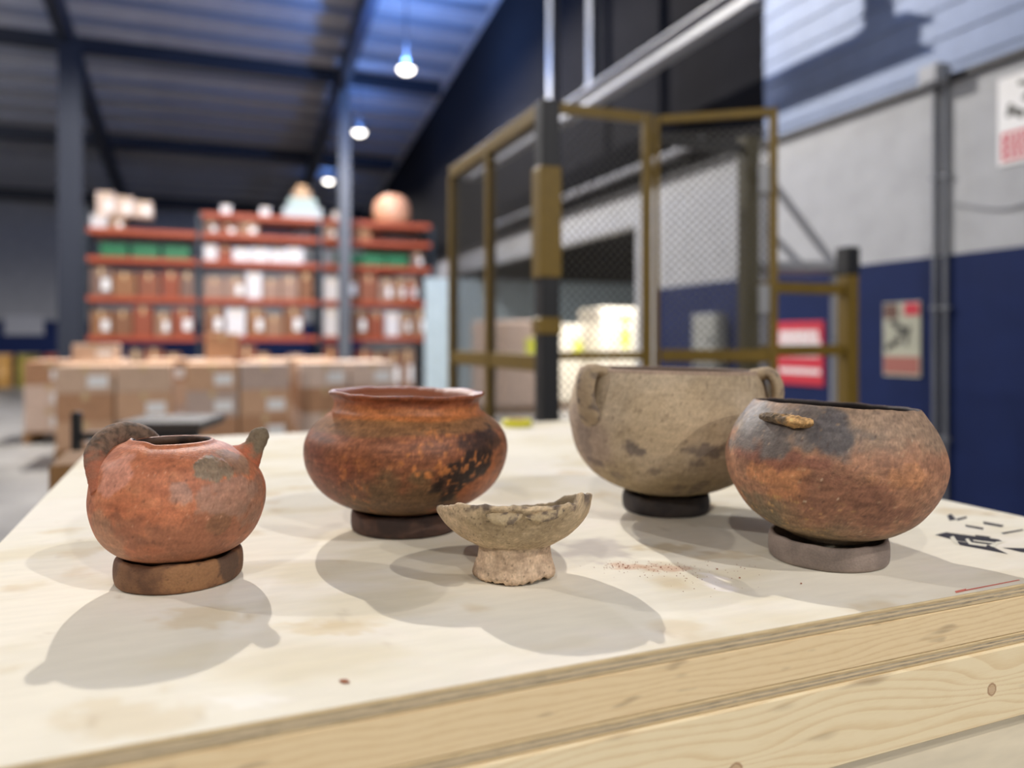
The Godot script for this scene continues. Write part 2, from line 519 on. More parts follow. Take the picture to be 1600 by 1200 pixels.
func build_crate() -> void:
	var W := 1.571
	var L := 1.94
	var c := thing("crate", "large pale plywood shipping crate on which the five clay vessels stand", "crate", Vector3(-0.1335, 0, -1.682), CT)
	# lid sheet: fine grid so that stains can lie on it
	var nx := 220
	var nz := 270
	var spots := [[0.115, 1.105, 0.050, 0.055, c8(186, 176, 170), 0.55, 24.0, 1.6], [0.149, 1.020, 0.020, 0.016, c8(214, 176, 150), 0.6, 60.0, 2.4], [0.203, 1.012, 0.030, 0.014, c8(206, 166, 140), 0.6, 60.0, 2.6],
		[0.255, 0.955, 0.016, 0.035, c8(250, 244, 240), 0.9, 50.0, 1.6], [0.222, 1.110, 0.045, 0.020, c8(206, 186, 150), 0.5, 40.0, 2.0], [0.290, 1.070, 0.050, 0.02, c8(200, 180, 148), 0.45, 40.0, 2.2],
		[-0.335, 0.830, 0.05, 0.03, c8(216, 196, 160), 0.5, 30.0, 1.6], [-0.190, 0.800, 0.05, 0.02, c8(214, 192, 150), 0.4, 30.0, 1.8], [-0.30, 0.615, 0.06, 0.03, c8(218, 200, 166), 0.4, 20.0, 2.0], [-0.22, 0.64, 0.03, 0.012, c8(250, 246, 236), 0.7, 60.0, 2.0]]
	var v := PackedVector3Array(); var col := PackedColorArray(); var idx := PackedInt32Array()
	for i in nz + 1:
		for j in nx + 1:
			var p := Vector3((float(j) / nx - 0.5) * W, 0, (float(i) / nz - 0.5) * L)
			v.append(p)
			var k := c8(240, 234, 217)
			k = k.lerp(c8(243, 236, 224), smoothstep(0.0, 0.5, N(p, 2.2, 5)) * 0.7)
			k = k.lerp(c8(228, 218, 192), smoothstep(0.05, 0.5, N(Vector3(p.x, 0, p.z * 2.0), 2.6, 31)) * 0.75)
			k = k.lerp(c8(212, 192, 158), smoothstep(0.36, 0.6, N(p, 5.0, 77)) * 0.5)
			k = k.lerp(c8(190, 176, 156), smoothstep(0.5, 0.7, N(Vector3(p.x * 3.0, 0, p.z), 9.0, 50)) * 0.4)
			var w: Vector3 = c.transform * p
			for q in spots:
				var e: float = Vector2((w.x - q[0]) / q[2], (w.z + q[1]) / q[3]).length_squared() + N(w, q[6], 7.0) * q[7]
				k = k.lerp(q[4], (1.0 - smoothstep(0.4, 1.5, e)) * q[5])
			col.append(k)
	for i in nz:
		for j in nx:
			var a := i * (nx + 1) + j
			idx.append_array([a, a + 1, a + nx + 2, a, a + nx + 2, a + nx + 1])
	var veneer := mat(Color.WHITE, 0.9, 0.0, 0.2)
	veneer.vertex_color_use_as_albedo = true
	veneer.vertex_color_is_srgb = true
	textured(veneer, noise_tex(0.02, 0.965, 1.0, 5, 21), Vector3(0.9, 1, 4.0))
	put("lid_veneer", finish(v, col, idx), veneer, c, Vector3(0, TOP, 0))
	var edge := wood_mat(ply_edge_image(3))
	var edge2 := wood_mat(ply_edge_image(8))
	put("lid_sheet", bx(Vector3(W, 0.0148, L), 0.0012), edge, c, Vector3(0, TOP - 0.0077, 0))
	var b1 := wood_mat(wood_image(1024, 64, 5, c8(246, 222, 178), c8(222, 188, 138), 6.0, [], 34.0))
	var b2 := wood_mat(wood_image(1400, 120, 12, c8(252, 234, 194), c8(226, 194, 144), 9.0, [[0.736, 0.52, 0.085], [0.494, 0.72, 0.10]], 17.6))
	var plain := textured(mat(c8(236, 218, 180), 0.65), M.soft, Vector3(1, 5, 1))
	var y1 := TOP - 0.0155
	for s in [1, -1]:
		put("lid_rail", bx(Vector3(W - 0.004, 0.045, 0.04), 0.0015), b1 if s > 0 else plain, c, Vector3(0, y1 - 0.0225, s * (L / 2 - 0.0215)))
		put("lid_rail", bx(Vector3(0.04, 0.045, L - 0.09), 0.0015), plain, c, Vector3(s * (W / 2 - 0.0215), y1 - 0.0225, 0))
	put("seal_sheet", bx(Vector3(W - 0.006, 0.0128, L - 0.006), 0.001), edge2, c, Vector3(0, y1 - 0.0455 - 0.0066, 0))
	var y2 := y1 - 0.0590
	for s in [1, -1]:
		put("side_rail", bx(Vector3(W, 0.089, 0.02), 0.002), b2 if s > 0 else plain, c, Vector3(0, y2 - 0.0447, s * (L / 2 - 0.0105)))
		put("side_rail", bx(Vector3(0.02, 0.089, L - 0.045), 0.002), plain, c, Vector3(s * (W / 2 - 0.0105), y2 - 0.0447, 0))
	var low := 0.10
	var ph := y2 - low
	var panel := textured(mat(c8(248, 236, 208), 0.65), M.soft, Vector3(1, 5, 1))
	for s in [1, -1]:
		put("side_panel", bx(Vector3(W - 0.05, ph, 0.012), 0.001), panel, c, Vector3(0, low + ph / 2, s * (L / 2 - 0.0275)))
		put("side_panel", bx(Vector3(0.012, ph, L - 0.08), 0.001), panel, c, Vector3(s * (W / 2 - 0.0275), low + ph / 2, 0))
		put("bottom_rail", bx(Vector3(W, 0.089, 0.02), 0.002), plain, c, Vector3(0, low + 0.046, s * (L / 2 - 0.0105)))
		put("bottom_rail", bx(Vector3(0.02, 0.089, L - 0.045), 0.002), plain, c, Vector3(s * (W / 2 - 0.0105), low + 0.046, 0))
	put("bottom_sheet", bx(Vector3(W, 0.015, L), 0.001), edge2, c, Vector3(0, low - 0.0078, 0))
	for x in [-0.68, 0.0, 0.68]:
		put("skid", bx(Vector3(0.089, low - 0.016, L), 0.003), plain, c, Vector3(x, (low - 0.016) / 2, 0))
	# ink stencils near the right edge
	var ink := mat(c8(46, 44, 54), 0.7)
	var marks := [
		[[1461, 836], [1478, 832], [1560, 843], [1566, 846], [1546, 851], [1494, 845]], [[1495, 846], [1546, 852], [1575, 866], [1538, 859], [1500, 852]],
		[[1566, 856], [1600, 857], [1640, 862], [1640, 868], [1596, 863]], [[1480, 806], [1486, 803], [1494, 812], [1484, 814]], [[1494, 811], [1510, 807], [1511, 810], [1496, 814]],
		[[1508, 820], [1537, 825], [1536, 828], [1509, 823]], [[1536, 815], [1569, 821], [1565, 824], [1537, 819]], [[1564, 833], [1598, 827], [1599, 829], [1568, 835]], [[1524, 836], [1548, 839], [1546, 841], [1524, 838]],
	]
	var inv := (c.transform.affine_inverse())
	for m in marks:
		put("ink_mark", flat_patch(m, inv, 0.0004), ink, c)
	var hand := mat(c8(226, 222, 206), 0.7)
	for m in [[[1484, 840], [1490, 838], [1497, 848], [1496, 853], [1490, 848]], [[1508, 843], [1513, 842], [1518, 848], [1542, 852], [1541, 855], [1514, 851]], [[1520, 844], [1554, 848], [1553, 850], [1521, 846]], [[1547, 854], [1556, 847], [1573, 846], [1558, 851], [1554, 856]]]:
		put("ink_gap", flat_patch(m, inv, 0.0007), hand, c)
	var redm := mat(c8(214, 120, 104), 0.7)
	put("red_mark", flat_patch([[1492, 924], [1510, 920], [1508, 924], [1494, 927]], inv, 0.0004), redm, c)
	put("red_mark", flat_patch([[1508, 922], [1592, 906], [1594, 907], [1508, 924]], inv, 0.0004), redm, c)

func flat_patch(outline: Array, inv: Transform3D, lift: float) -> ArrayMesh:   # thin print on the lid; outline read off the photo, then laid on the lid plane
	var pts := []
	for q in outline:
		var d: float = (EYE - TOP) * 1200.0 / (q[1] - 532.0)
		pts.append(inv * Vector3((q[0] - 800.0) / 1200.0 * d, TOP + lift, -d))
	var st := SurfaceTool.new()
	st.begin(Mesh.PRIMITIVE_TRIANGLES)
	var flat := PackedVector2Array()
	for p in pts: flat.append(Vector2(p.x, p.z))
	var ids := Geometry2D.triangulate_polygon(flat)
	for i in range(0, ids.size(), 3):
		tri(st, pts[ids[i]], pts[ids[i + 1]], pts[ids[i + 2]], Vector2.ZERO, Vector2.ZERO, Vector2.ZERO, Vector3(0, 0, 0))
	return st.commit()

# ------------------------------------------------------------------ vessels
func pot_root(called: String, label: String, category: String, x: float, d: float) -> Node3D:
	return thing(called, label, category, Vector3(x, TOP + 0.0004, -d), atan2(-x, d))

func ring(label: String, x: float, d: float, R: float, h: float, hole: float, paint: Callable, sd: float, bulge := 0.001) -> void:
	var mid := (R + hole) / 2.0
	var prof := PackedVector2Array([Vector2(hole - 0.004, 0.001), Vector2(mid, 0.0005)])
	for k in 9:      # rounded outside
		var t := deg_to_rad(-80.0 + 20.0 * k)
		prof.append(Vector2(mid + (R + bulge - mid) * pow(cos(t), 0.55), h / 2.0 + (h / 2.0 - 0.0006) * sin(t)))
	prof.append_array([Vector2(lerpf(hole, mid, 0.4), h - 0.001), Vector2(hole, h - 0.005), Vector2(hole - 0.005, h * 0.4), Vector2(hole - 0.004, 0.001)])
	var bend := func(p: Vector3, phi: float, y: float, r: float) -> Vector3:
		var k := 1.0 + 0.02 * N(Vector3(sin(phi), cos(phi), sd), 1.3)
		return Vector3(p.x * k, p.y * (1.0 + 0.10 * N(Vector3(sin(phi), sd, cos(phi)), 1.1) * (1.0 if y > 0.01 else 0.0)) , p.z * k)
	var o := pot_root("ring_stand", label, "ring stand", x, d)
	put("ring", lathe(prof, 60, 220, bend, paint), M.clay.call(0.8, 0.05), o)

func build_pots() -> void:
	# A: round orange jar with two handles -----------------------------------------------------------
	var a := pot_root("handled_jar", "small round orange-red clay jar with one loop handle, a broken stub and a grey repair", "jar", -0.4208, 0.973)
	var profA := PackedVector2Array([Vector2(0.001, 0.0215), Vector2(0.034, 0.0240), Vector2(0.0590, 0.0335), Vector2(0.0775, 0.0430), Vector2(0.0925, 0.0600), Vector2(0.1018, 0.085), Vector2(0.1038, 0.107), Vector2(0.099, 0.130), Vector2(0.087, 0.150), Vector2(0.067, 0.1645), Vector2(0.0525, 0.1705), Vector2(0.0485, 0.1738), Vector2(0.0460, 0.1742), Vector2(0.0442, 0.171), Vector2(0.048, 0.162), Vector2(0.078, 0.142), Vector2(0.093, 0.105), Vector2(0.078, 0.060), Vector2(0.04, 0.034), Vector2(0.001, 0.031)])
	var bendA := func(p: Vector3, phi: float, y: float, r: float) -> Vector3:
		var k := 1.0 + 0.012 * N(Vector3(sin(phi), y * 8.0, cos(phi)), 1.2, 3)
		var q := Vector3(p.x * k, p.y, p.z * k)
		q.x -= 0.009 * smoothstep(0.11, 0.175, y)      # the mouth sits a little to the left
		var sc := blob(phi, y, 0.50, 0.1465, 0.30, 0.013, 0.3 * N(p, 60, 2), 0.25)     # the scar of the lost handle is rough
		q += p.normalized() * sc * 0.0016 * (0.3 + N(p, 160, 8))
		q.y += 0.004 * blob(phi, y, -1.2, 0.165, 0.7, 0.03, 0.0)
		return q
	var paintA := func(p: Vector3, phi: float, y: float, outer: bool) -> Color:
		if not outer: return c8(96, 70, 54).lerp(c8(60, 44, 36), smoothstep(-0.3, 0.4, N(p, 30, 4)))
		var k := c8(198, 122, 86).lerp(c8(178, 106, 74), smoothstep(-0.4, 0.5, N(Vector3(p.x, p.y * 3.0, p.z), 18, 1)))
		k = k.lerp(c8(214, 144, 104), smoothstep(0.1, 0.6, N(p, 40, 9)) * 0.5)
		k = k.lerp(c8(146, 96, 72), blob(phi, y, 0.45, 0.066, 0.95, 0.036, 0.9 * N(p, 26, 15), 0.6) * 0.75)
		k = k.lerp(c8(142, 92, 70), blob(phi, y, -0.55, 0.083, 0.30, 0.020, 0.9 * N(p, 40, 25), 0.6) * 0.6)
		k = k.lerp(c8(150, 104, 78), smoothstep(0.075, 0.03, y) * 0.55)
		k = k.lerp(c8(172, 134, 106), blob(phi, y, -0.95, 0.066, 0.28, 0.03, 0.8 * N(p, 30, 55), 0.6) * 0.55)
		k = k.lerp(c8(166, 130, 112), blob(phi, y, 0.62, 0.113, 0.40, 0.021, 0.8 * N(p, 22, 35), 0.25) * 0.75)
		k = k.lerp(c8(172, 138, 124), blob(phi, y, 0.02, 0.124, 0.13, 0.012, 0.7 * N(p, 30, 36), 0.4) * 0.7)
		k = k.lerp(c8(148, 116, 98), blob(phi, y, 1.05, 0.100, 0.35, 0.025, 0.8 * N(p, 30, 45), 0.4) * 0.65)
		k = k.lerp(c8(134, 94, 68), blob(phi, y, 0.44, 0.083, 0.15, 0.014, 0.25 * N(p, 30, 65), 0.15) * 0.8)
		k = k.lerp(c8(216, 152, 132), blob(phi, y, -0.80, 0.143, 0.24, 0.022, 0.6 * N(p, 30, 75), 0.25) * 0.7)
		k = k.lerp(c8(142, 122, 100), blob(phi, y, 0.50, 0.1465, 0.30, 0.013, 0.5 * N(p, 50, 2), 0.15))
		k = k.lerp(c8(150, 116, 92), blob(phi, y, 0.95, 0.150, 0.32, 0.014, 0.5 * N(p, 50, 85), 0.4) * 0.9)
		k = k.lerp(c8(96, 62, 48), smoothstep(0.42, 0.6, N(p, 130, 12)) * 0.45)
		k = k.lerp(c8(228, 176, 146), smoothstep(0.46, 0.62, N(p, 170, 22)) * 0.5)
		return weathered(k, p, 0.15)
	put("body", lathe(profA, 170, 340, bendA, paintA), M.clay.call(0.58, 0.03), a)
	var stone := func(q: Vector3, t: float) -> Color:
		var k := c8(140, 112, 92).lerp(c8(100, 82, 68), smoothstep(-0.2, 0.4, N(q, 70, 6)))
		return k.lerp(c8(186, 112, 84), (1.0 - smoothstep(0.08, 0.34, t + 0.2 * N(q, 50, 3))))
	put("handle", sweep([Vector3(-0.078, 0.124, 0.034), Vector3(-0.087, 0.146, 0.024), Vector3(-0.0905, 0.163, 0.006), Vector3(-0.080, 0.1775, -0.018), Vector3(-0.062, 0.1800, -0.040), Vector3(-0.044, 0.169, -0.058), Vector3(-0.034, 0.148, -0.066)], func(t): return 0.0138 + 0.006 * pow(absf(t - 0.45) * 2.0, 3.0), 40, 90, 1.12, stone, 0.0008), M.clay.call(0.85, 0.08), a)
	var stub := func(q: Vector3, t: float) -> Color:
		var k := c8(196, 112, 80).lerp(c8(128, 112, 90), smoothstep(0.25, 0.6, t + 0.25 * N(q, 60, 3)))
		return k.lerp(c8(84, 72, 58), smoothstep(0.2, 0.5, N(q, 140, 6)) * 0.6 * t)
	put("handle_stub", sweep([Vector3(0.070, 0.138, -0.004), Vector3(0.084, 0.151, -0.006), Vector3(0.093, 0.165, -0.008), Vector3(0.099, 0.178, -0.011), Vector3(0.1005, 0.183, -0.013)], func(t): return lerpf(0.026, 0.0128, smoothstep(0.0, 0.6, t)) * (1.0 - 0.75 * pow(t, 14.0)), 40, 60, 1.1, stub, 0.0012), M.clay.call(0.85, 0.08), a)
	ring("brown clay ring stand under the small orange-red jar", -0.4208, 0.973, 0.0747, 0.0345, 0.0635, func(p: Vector3, phi: float, y: float, o: bool) -> Color:
		var k := c8(136, 98, 70).lerp(c8(108, 76, 56), smoothstep(-0.3, 0.4, N(p, 24, 41)))
		k = k.lerp(c8(170, 124, 84), blob(phi, y, 0.25, 0.018, 0.55, 0.02, 0.7 * N(p, 30, 43), 0.5) * 0.8)
		k = k.lerp(c8(92, 72, 60), blob(phi, y, 0.85, 0.024, 0.25, 0.02, 0.5 * N(p, 30, 44), 0.3) * 0.8)
		return k.lerp(c8(80, 56, 42), smoothstep(0.35, 0.6, N(p, 90, 42)) * 0.6), 1.0, 0.0015)

	# B: brown jar with flared rim ------------------------------------------------------------------
	var b := pot_root("flared_jar", "glossy reddish-brown clay jar with wide flared rim, blackened on its right shoulder", "jar", -0.169, 1.239)
	var profB := PackedVector2Array([Vector2(0.001, 0.0195), Vector2(0.044, 0.0235), Vector2(0.0735, 0.0335), Vector2(0.108, 0.0455), Vector2(0.1370, 0.0670), Vector2(0.1550, 0.095), Vector2(0.1615, 0.122), Vector2(0.1580, 0.147), Vector2(0.1450, 0.167), Vector2(0.1290, 0.1805), Vector2(0.1195, 0.1870), Vector2(0.1165, 0.1925), Vector2(0.1150, 0.2010), Vector2(0.1165, 0.2070), Vector2(0.1220, 0.2125), Vector2(0.1240, 0.2155), Vector2(0.1225, 0.2180), Vector2(0.1140, 0.2150), Vector2(0.1050, 0.2080), Vector2(0.1010, 0.198), Vector2(0.115, 0.182), Vector2(0.140, 0.155), Vector2(0.150, 0.120), Vector2(0.13, 0.07), Vector2(0.06, 0.036), Vector2(0.001, 0.032)])
	var bendB := func(p: Vector3, phi: float, y: float, r: float) -> Vector3:
		var k := 1.0 + 0.010 * N(Vector3(sin(phi), y * 6.0, cos(phi)), 1.2, 13)
		if y > 0.195: k += 0.012 * N(Vector3(sin(phi), 0.0, cos(phi)), 2.2, 17)
		var q := Vector3(p.x * k, p.y, p.z * k)
		if y > 0.16: q.y += 0.0035 * N(Vector3(sin(phi), 0.0, cos(phi)), 1.4, 19) * smoothstep(0.16, 0.21, y) + (p.x * -0.02) * smoothstep(0.16, 0.21, y)
		return q
	var paintB := func(p: Vector3, phi: float, y: float, outer: bool) -> Color:
		var st := N(Vector3(p.x, p.y * 5.0, p.z), 16, 1)
		var k := c8(150, 94, 66).lerp(c8(122, 76, 52), smoothstep(-0.4, 0.4, st))
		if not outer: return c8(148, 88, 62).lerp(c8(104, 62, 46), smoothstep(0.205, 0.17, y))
		if y > 0.19: k = c8(156, 92, 62).lerp(c8(132, 76, 52), smoothstep(-0.3, 0.4, N(p, 14, 3)))
		k = k.lerp(c8(176, 108, 62), blob(0.0, y, 0.0, 0.189, 1.0, 0.011, 0.3 * N(p, 12, 2), 0.4) * 0.85)
		k = k.lerp(c8(136, 100, 66), blob(0.0, y, 0.0, 0.172, 1.0, 0.010, 0.4 * N(p, 9, 5), 0.5) * 0.75)
		k = k.lerp(c8(104, 82, 58), blob(phi, y, 0.05, 0.062, 0.95, 0.045, 0.9 * N(p, 18, 8), 0.6) * 0.85)
		k = k.lerp(c8(120, 70, 54), blob(phi, y, -0.9, 0.10, 0.5, 0.04, 0.7 * N(p, 18, 28), 0.6) * 0.6)
		k = k.lerp(c8(160, 94, 56), blob(phi, y, 0.86, 0.074, 0.30, 0.042, 0.7 * N(p, 20, 11), 0.25) * 0.9)
		k = k.lerp(c8(44, 36, 34), blob(phi - (y - 0.115) * 6.0, y, 0.62, 0.115, 0.25, 0.045, 0.8 * N(p, 26, 12), 0.4) * 0.9)
		k = k.lerp(c8(66, 48, 42), blob(phi, y, 0.80, 0.148, 0.35, 0.016, 0.8 * N(p, 26, 18), 0.5) * 0.8)
		k = k.lerp(c8(150, 84, 50), blob(phi, y, 0.0, 0.024, 1.3, 0.010, 0.6 * N(p, 20, 14), 0.6) * 0.7)
		var chip := blob(phi, y, 0.28, 0.125, 0.50, 0.042, 0.6 * N(p, 14, 16), 0.6) + 0.7 * blob(phi, y, -0.52, 0.095, 0.15, 0.05, 0.5 * N(p, 20, 26), 0.6)
		k = k.lerp(c8(196, 122, 70), clampf(chip, 0, 1) * smoothstep(0.10, 0.34, N(p, 62, 21)) * 0.85)
		k = k.lerp(c8(176, 120, 84), smoothstep(0.42, 0.6, N(Vector3(p.x, p.y * 3.0, p.z), 100, 24)) * 0.5)
		return weathered(k, p, 0.26)
	put("body", lathe(profB, 190, 360, bendB, paintB), M.clay.call(0.50, 0.03, 0.42), b)
	ring("dark brown clay ring stand under the flared reddish-brown jar", -0.169, 1.239, 0.0888, 0.0335, 0.0785, func(p: Vector3, phi: float, y: float, o: bool) -> Color:
		return c8(92, 68, 58).lerp(c8(62, 48, 44), smoothstep(-0.3, 0.4, N(p, 20, 91))), 2.0, 0.001)

	# C: pedestal bowl -------------------------------------------------------------------------------
	var c := pot_root("pedestal_bowl", "small broken tan pedestal bowl with chipped rim, frontmost on the crate", "bowl", 0.0033, 0.984)
	var profC := PackedVector2Array([Vector2(0.001, 0.031), Vector2(0.032, 0.028), Vector2(0.041, 0.006), Vector2(0.0465, 0.0), Vector2(0.0505, 0.0025), Vector2(0.0515, 0.008), Vector2(0.0482, 0.020), Vector2(0.0462, 0.032), Vector2(0.0460, 0.0375), Vector2(0.0530, 0.0415), Vector2(0.0700, 0.0510), Vector2(0.0860, 0.0650), Vector2(0.0955, 0.0785), Vector2(0.0990, 0.0870), Vector2(0.0975, 0.0900), Vector2(0.0930, 0.0885), Vector2(0.080, 0.068), Vector2(0.050, 0.053), Vector2(0.001, 0.047)])
	var bendC := func(p: Vector3, phi: float, y: float, r: float) -> Vector3:
		var k := 1.0 + 0.02 * N(Vector3(sin(phi), y * 10.0, cos(phi)), 1.4, 23)
		var q := Vector3(p.x * k, p.y, p.z * k)
		if y < 0.022:      # ragged, lobed foot
			var lobe := absf(sin(phi * 2.6 + 0.5))
			q.x *= 1.0 + 0.05 * (1.0 - lobe) * (1.0 if p.x < 0 else 2.2)
			q.z *= 1.0 + 0.03 * lobe
			var up := maxf(0.0, 0.0045 * N(Vector3(sin(phi), 0, cos(phi)), 3.6, 29) + 0.0012 + 0.0040 * smoothstep(0.15, 0.8, phi) * (1.0 - smoothstep(0.9, 1.4, phi)))
			q.y += up * (1.0 - y / 0.022)
		var s := smoothstep(0.024, 0.085, y)
		q.y += (q.z * 0.225 + q.x * 0.030) * s + (q.z * 0.11) * (1.0 - s) * smoothstep(0.014, 0.03, y)
		if y > 0.074:
			var e := smoothstep(0.074, 0.088, y)
			var brk := 0.004 * N(Vector3(sin(phi), 0, cos(phi)), 1.6, 33) + 0.0016 * N(Vector3(sin(phi), 0, cos(phi)), 7.0, 34)
			brk += 0.010 * smoothstep(0.84, 0.92, phi) * (1.0 - smoothstep(2.3, 2.6, phi))
			brk -= 0.004 * smoothstep(-0.35, -0.2, phi) * (1.0 - smoothstep(0.75, 1.05, phi))
			q.y += brk * e
		q += p.normalized() * 0.0006 * N(p, 120, 30)
		return q
	var paintC := func(p: Vector3, phi: float, y: float, outer: bool) -> Color:
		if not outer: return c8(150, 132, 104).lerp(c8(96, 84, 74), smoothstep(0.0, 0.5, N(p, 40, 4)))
		var k := c8(208, 185, 152).lerp(c8(186, 164, 132), smoothstep(-0.3, 0.4, N(p, 22, 3)))
		if p.y < 0.050: k = k.lerp(c8(210, 184, 156).lerp(c8(192, 166, 140), smoothstep(-0.3, 0.4, N(p, 40, 7))), smoothstep(0.041, 0.036, y))
		k = k.lerp(c8(206, 180, 150), blob(phi, y, -1.1, 0.07, 0.5, 0.03, 0.6 * N(p, 30, 8), 0.6) * 0.5)
		k = k.lerp(c8(150, 132, 104), blob(phi, y, 0.2, 0.06, 0.9, 0.02, 0.8 * N(p, 26, 9), 0.6) * 0.45)
		k = k.lerp(c8(84, 74, 70), smoothstep(0.076, 0.086, y + 0.006 * N(p, 40, 5)) * smoothstep(-0.15, 0.35, N(p, 34, 6)) * 0.75)
		k = k.lerp(c8(90, 74, 56), (1.0 - smoothstep(0.0, 0.0016, absf(y - 0.0385))) * smoothstep(-0.2, 0.3, N(p, 90, 71)) * 0.6)
		k = k.lerp(c8(74, 62, 52), smoothstep(0.40, 0.6, N(p, 150, 17)) * 0.5)
		k = k.lerp(c8(222, 200, 172), smoothstep(0.40, 0.6, N(p, 120, 19)) * 0.4)
		return weathered(k, p, 0.16)
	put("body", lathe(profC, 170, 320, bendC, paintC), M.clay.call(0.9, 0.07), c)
	var lugpaint := func(q: Vector3, t: float) -> Color: return c8(196, 174, 138).lerp(c8(92, 80, 74), smoothstep(0.05, 0.4, N(q, 70, 6)) * 0.7)
	put("lug", sweep([Vector3(-0.033, 0.0965, 0.0885), Vector3(-0.018, 0.0940, 0.0965), Vector3(-0.004, 0.0945, 0.0985), Vector3(0.009, 0.0985, 0.0960)], func(t): return 0.0066 * pow(maxf(sin(PI * clampf(t, 0.02, 0.98)), 0.0), 0.6), 28, 50, 1.5, lugpaint, 0.0012, Vector3(0, -0.4, 1)), M.clay.call(0.9, 0.08), c)
	put("lug", sweep([Vector3(0.012, 0.0955, 0.0965), Vector3(0.027, 0.0945, 0.0930), Vector3(0.045, 0.0970, 0.0850), Vector3(0.061, 0.1020, 0.0735)], func(t): return 0.0062 * pow(maxf(sin(PI * clampf(t, 0.02, 0.98)), 0.0), 0.7), 28, 50, 1.3, lugpaint, 0.0012, Vector3(0, -0.4, 1)), M.clay.call(0.9, 0.08), c)

	# D: wide brown pot with a ledge lug ---------------------------------------------------------------
	var d := pot_root("lugged_pot", "wide brown clay pot with grey sooty shoulder and a small ledge lug, at right", "pot", 0.4372, 1.064)
	d.position.y += 0.0040
	d.rotate_object_local(Vector3(0, 0, 1), -0.045)
	d.rotate_object_local(Vector3(1, 0, 0), -0.040)
	var profD := PackedVector2Array([Vector2(0.001, 0.0185), Vector2(0.040, 0.0225), Vector2(0.0650, 0.0325), Vector2(0.0880, 0.0425), Vector2(0.1130, 0.0620), Vector2(0.1345, 0.095), Vector2(0.1430, 0.126), Vector2(0.1390, 0.152), Vector2(0.1270, 0.179), Vector2(0.1135, 0.1985), Vector2(0.1075, 0.2065), Vector2(0.1055, 0.2078), Vector2(0.1030, 0.2060), Vector2(0.109, 0.192), Vector2(0.125, 0.170), Vector2(0.132, 0.130), Vector2(0.12, 0.09), Vector2(0.07, 0.042), Vector2(0.001, 0.033)])
	var bendD := func(p: Vector3, phi: float, y: float, r: float) -> Vector3:
		var k := 1.0 + 0.012 * N(Vector3(sin(phi), y * 6.0, cos(phi)), 1.2, 43)
		return Vector3(p.x * k, p.y + 0.002 * N(Vector3(sin(phi), 0, cos(phi)), 2.0, 44) * smoothstep(0.17, 0.2, y), p.z * k)
	var paintD := func(p: Vector3, phi: float, y: float, outer: bool) -> Color:
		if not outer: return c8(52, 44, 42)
		var s := Vector3(p.x, p.y * 2.6, p.z)
		var k := c8(168, 116, 84).lerp(c8(142, 96, 70), smoothstep(-0.3, 0.4, N(s, 16, 51)))
		k = k.lerp(c8(190, 122, 76), blob(phi, y, -0.50, 0.112, 0.34, 0.024, 0.9 * N(p, 20, 52), 0.5) * 0.8)
		k = k.lerp(c8(122, 70, 54), blob(phi, y, -0.55, 0.138, 0.45, 0.012, 0.9 * N(p, 26, 53), 0.6) * 0.7)
		k = k.lerp(c8(124, 76, 58), blob(phi, y, 0.20, 0.090, 0.55, 0.035, 1.0 * N(p, 26, 59), 0.6) * 0.5)
		k = k.lerp(c8(194, 130, 84), blob(phi, y, 0.62, 0.128, 0.25, 0.016, 0.9 * N(p, 26, 54), 0.5) * 0.7)
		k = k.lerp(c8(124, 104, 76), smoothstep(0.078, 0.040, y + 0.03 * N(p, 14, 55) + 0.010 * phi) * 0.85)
		k = k.lerp(c8(104, 92, 70), blob(phi, y, -0.85, 0.066, 0.30, 0.022, 0.7 * N(p, 20, 56), 0.5) * 0.8)
		k = k.lerp(c8(146, 122, 98), smoothstep(0.150, 0.176, y + 0.02 * N(p, 14, 57)) * 0.8)
		k = k.lerp(c8(100, 90, 84), blob(phi, y, -0.62, 0.176, 0.75, 0.032, 0.9 * N(p, 22, 58), 0.55) * 0.95)
		k = k.lerp(c8(80, 74, 74), blob(phi, y, -0.02, 0.178, 0.20, 0.026, 0.6 * N(p, 18, 68), 0.35) * 0.9)
		k = k.lerp(c8(148, 142, 136), blob(phi, y, -1.0, 0.182, 0.30, 0.02, 0.8 * N(p, 26, 60), 0.6) * 0.55)
		var straw := smoothstep(0.28, 0.5, N(Vector3(p.x * 0.7 + p.y * 0.5, p.y * 2.0, p.z), 60, 61))
		k = k.lerp(c8(200, 154, 90), straw * blob(phi, y, -0.5, 0.070, 0.75, 0.035, 0.5 * N(p, 14, 62), 0.6) * 0.75)
		k = k.lerp(c8(176, 140, 104), smoothstep(0.34, 0.6, N(s, 70, 63)) * 0.55)
		k = k.lerp(c8(74, 50, 42), smoothstep(0.34, 0.6, N(p, 110, 64)) * 0.45)
		k = k.lerp(c8(236, 216, 186), smoothstep(0.64, 0.72, N(s, 90, 65)) * 0.7)
		return weathered(k.lightened(0.07), p, 0.24)
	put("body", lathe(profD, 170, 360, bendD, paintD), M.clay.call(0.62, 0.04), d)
	var lug_d := []
	for i in 9:
		var ph := deg_to_rad(-45.5 + 4.2 * i)
		var rr: float = 0.1235 + 0.006 * pow(sin(PI * i / 8.0), 0.6)
		lug_d.append(Vector3(rr * sin(ph), 0.1870 + 0.0012 * sin(i * 0.7), rr * cos(ph)))
	put("lug", sweep(lug_d, func(t): return 0.0066 * pow(maxf(sin(PI * clampf(t, 0.015, 0.985)), 0.0), 0.28) * (1.0 + 0.28 * smoothstep(0.5, 0.75, t)), 32, 90, 1.75, func(q: Vector3, t: float) -> Color: return weathered(c8(120, 104, 86).lerp(c8(196, 154, 102), smoothstep(0.45, 0.70, t + 0.35 * N(q, 70, 6))), q, 0.4), 0.0022, Vector3(-0.4, 0.1, 0.9)), M.clay.call(0.85, 0.10), d)
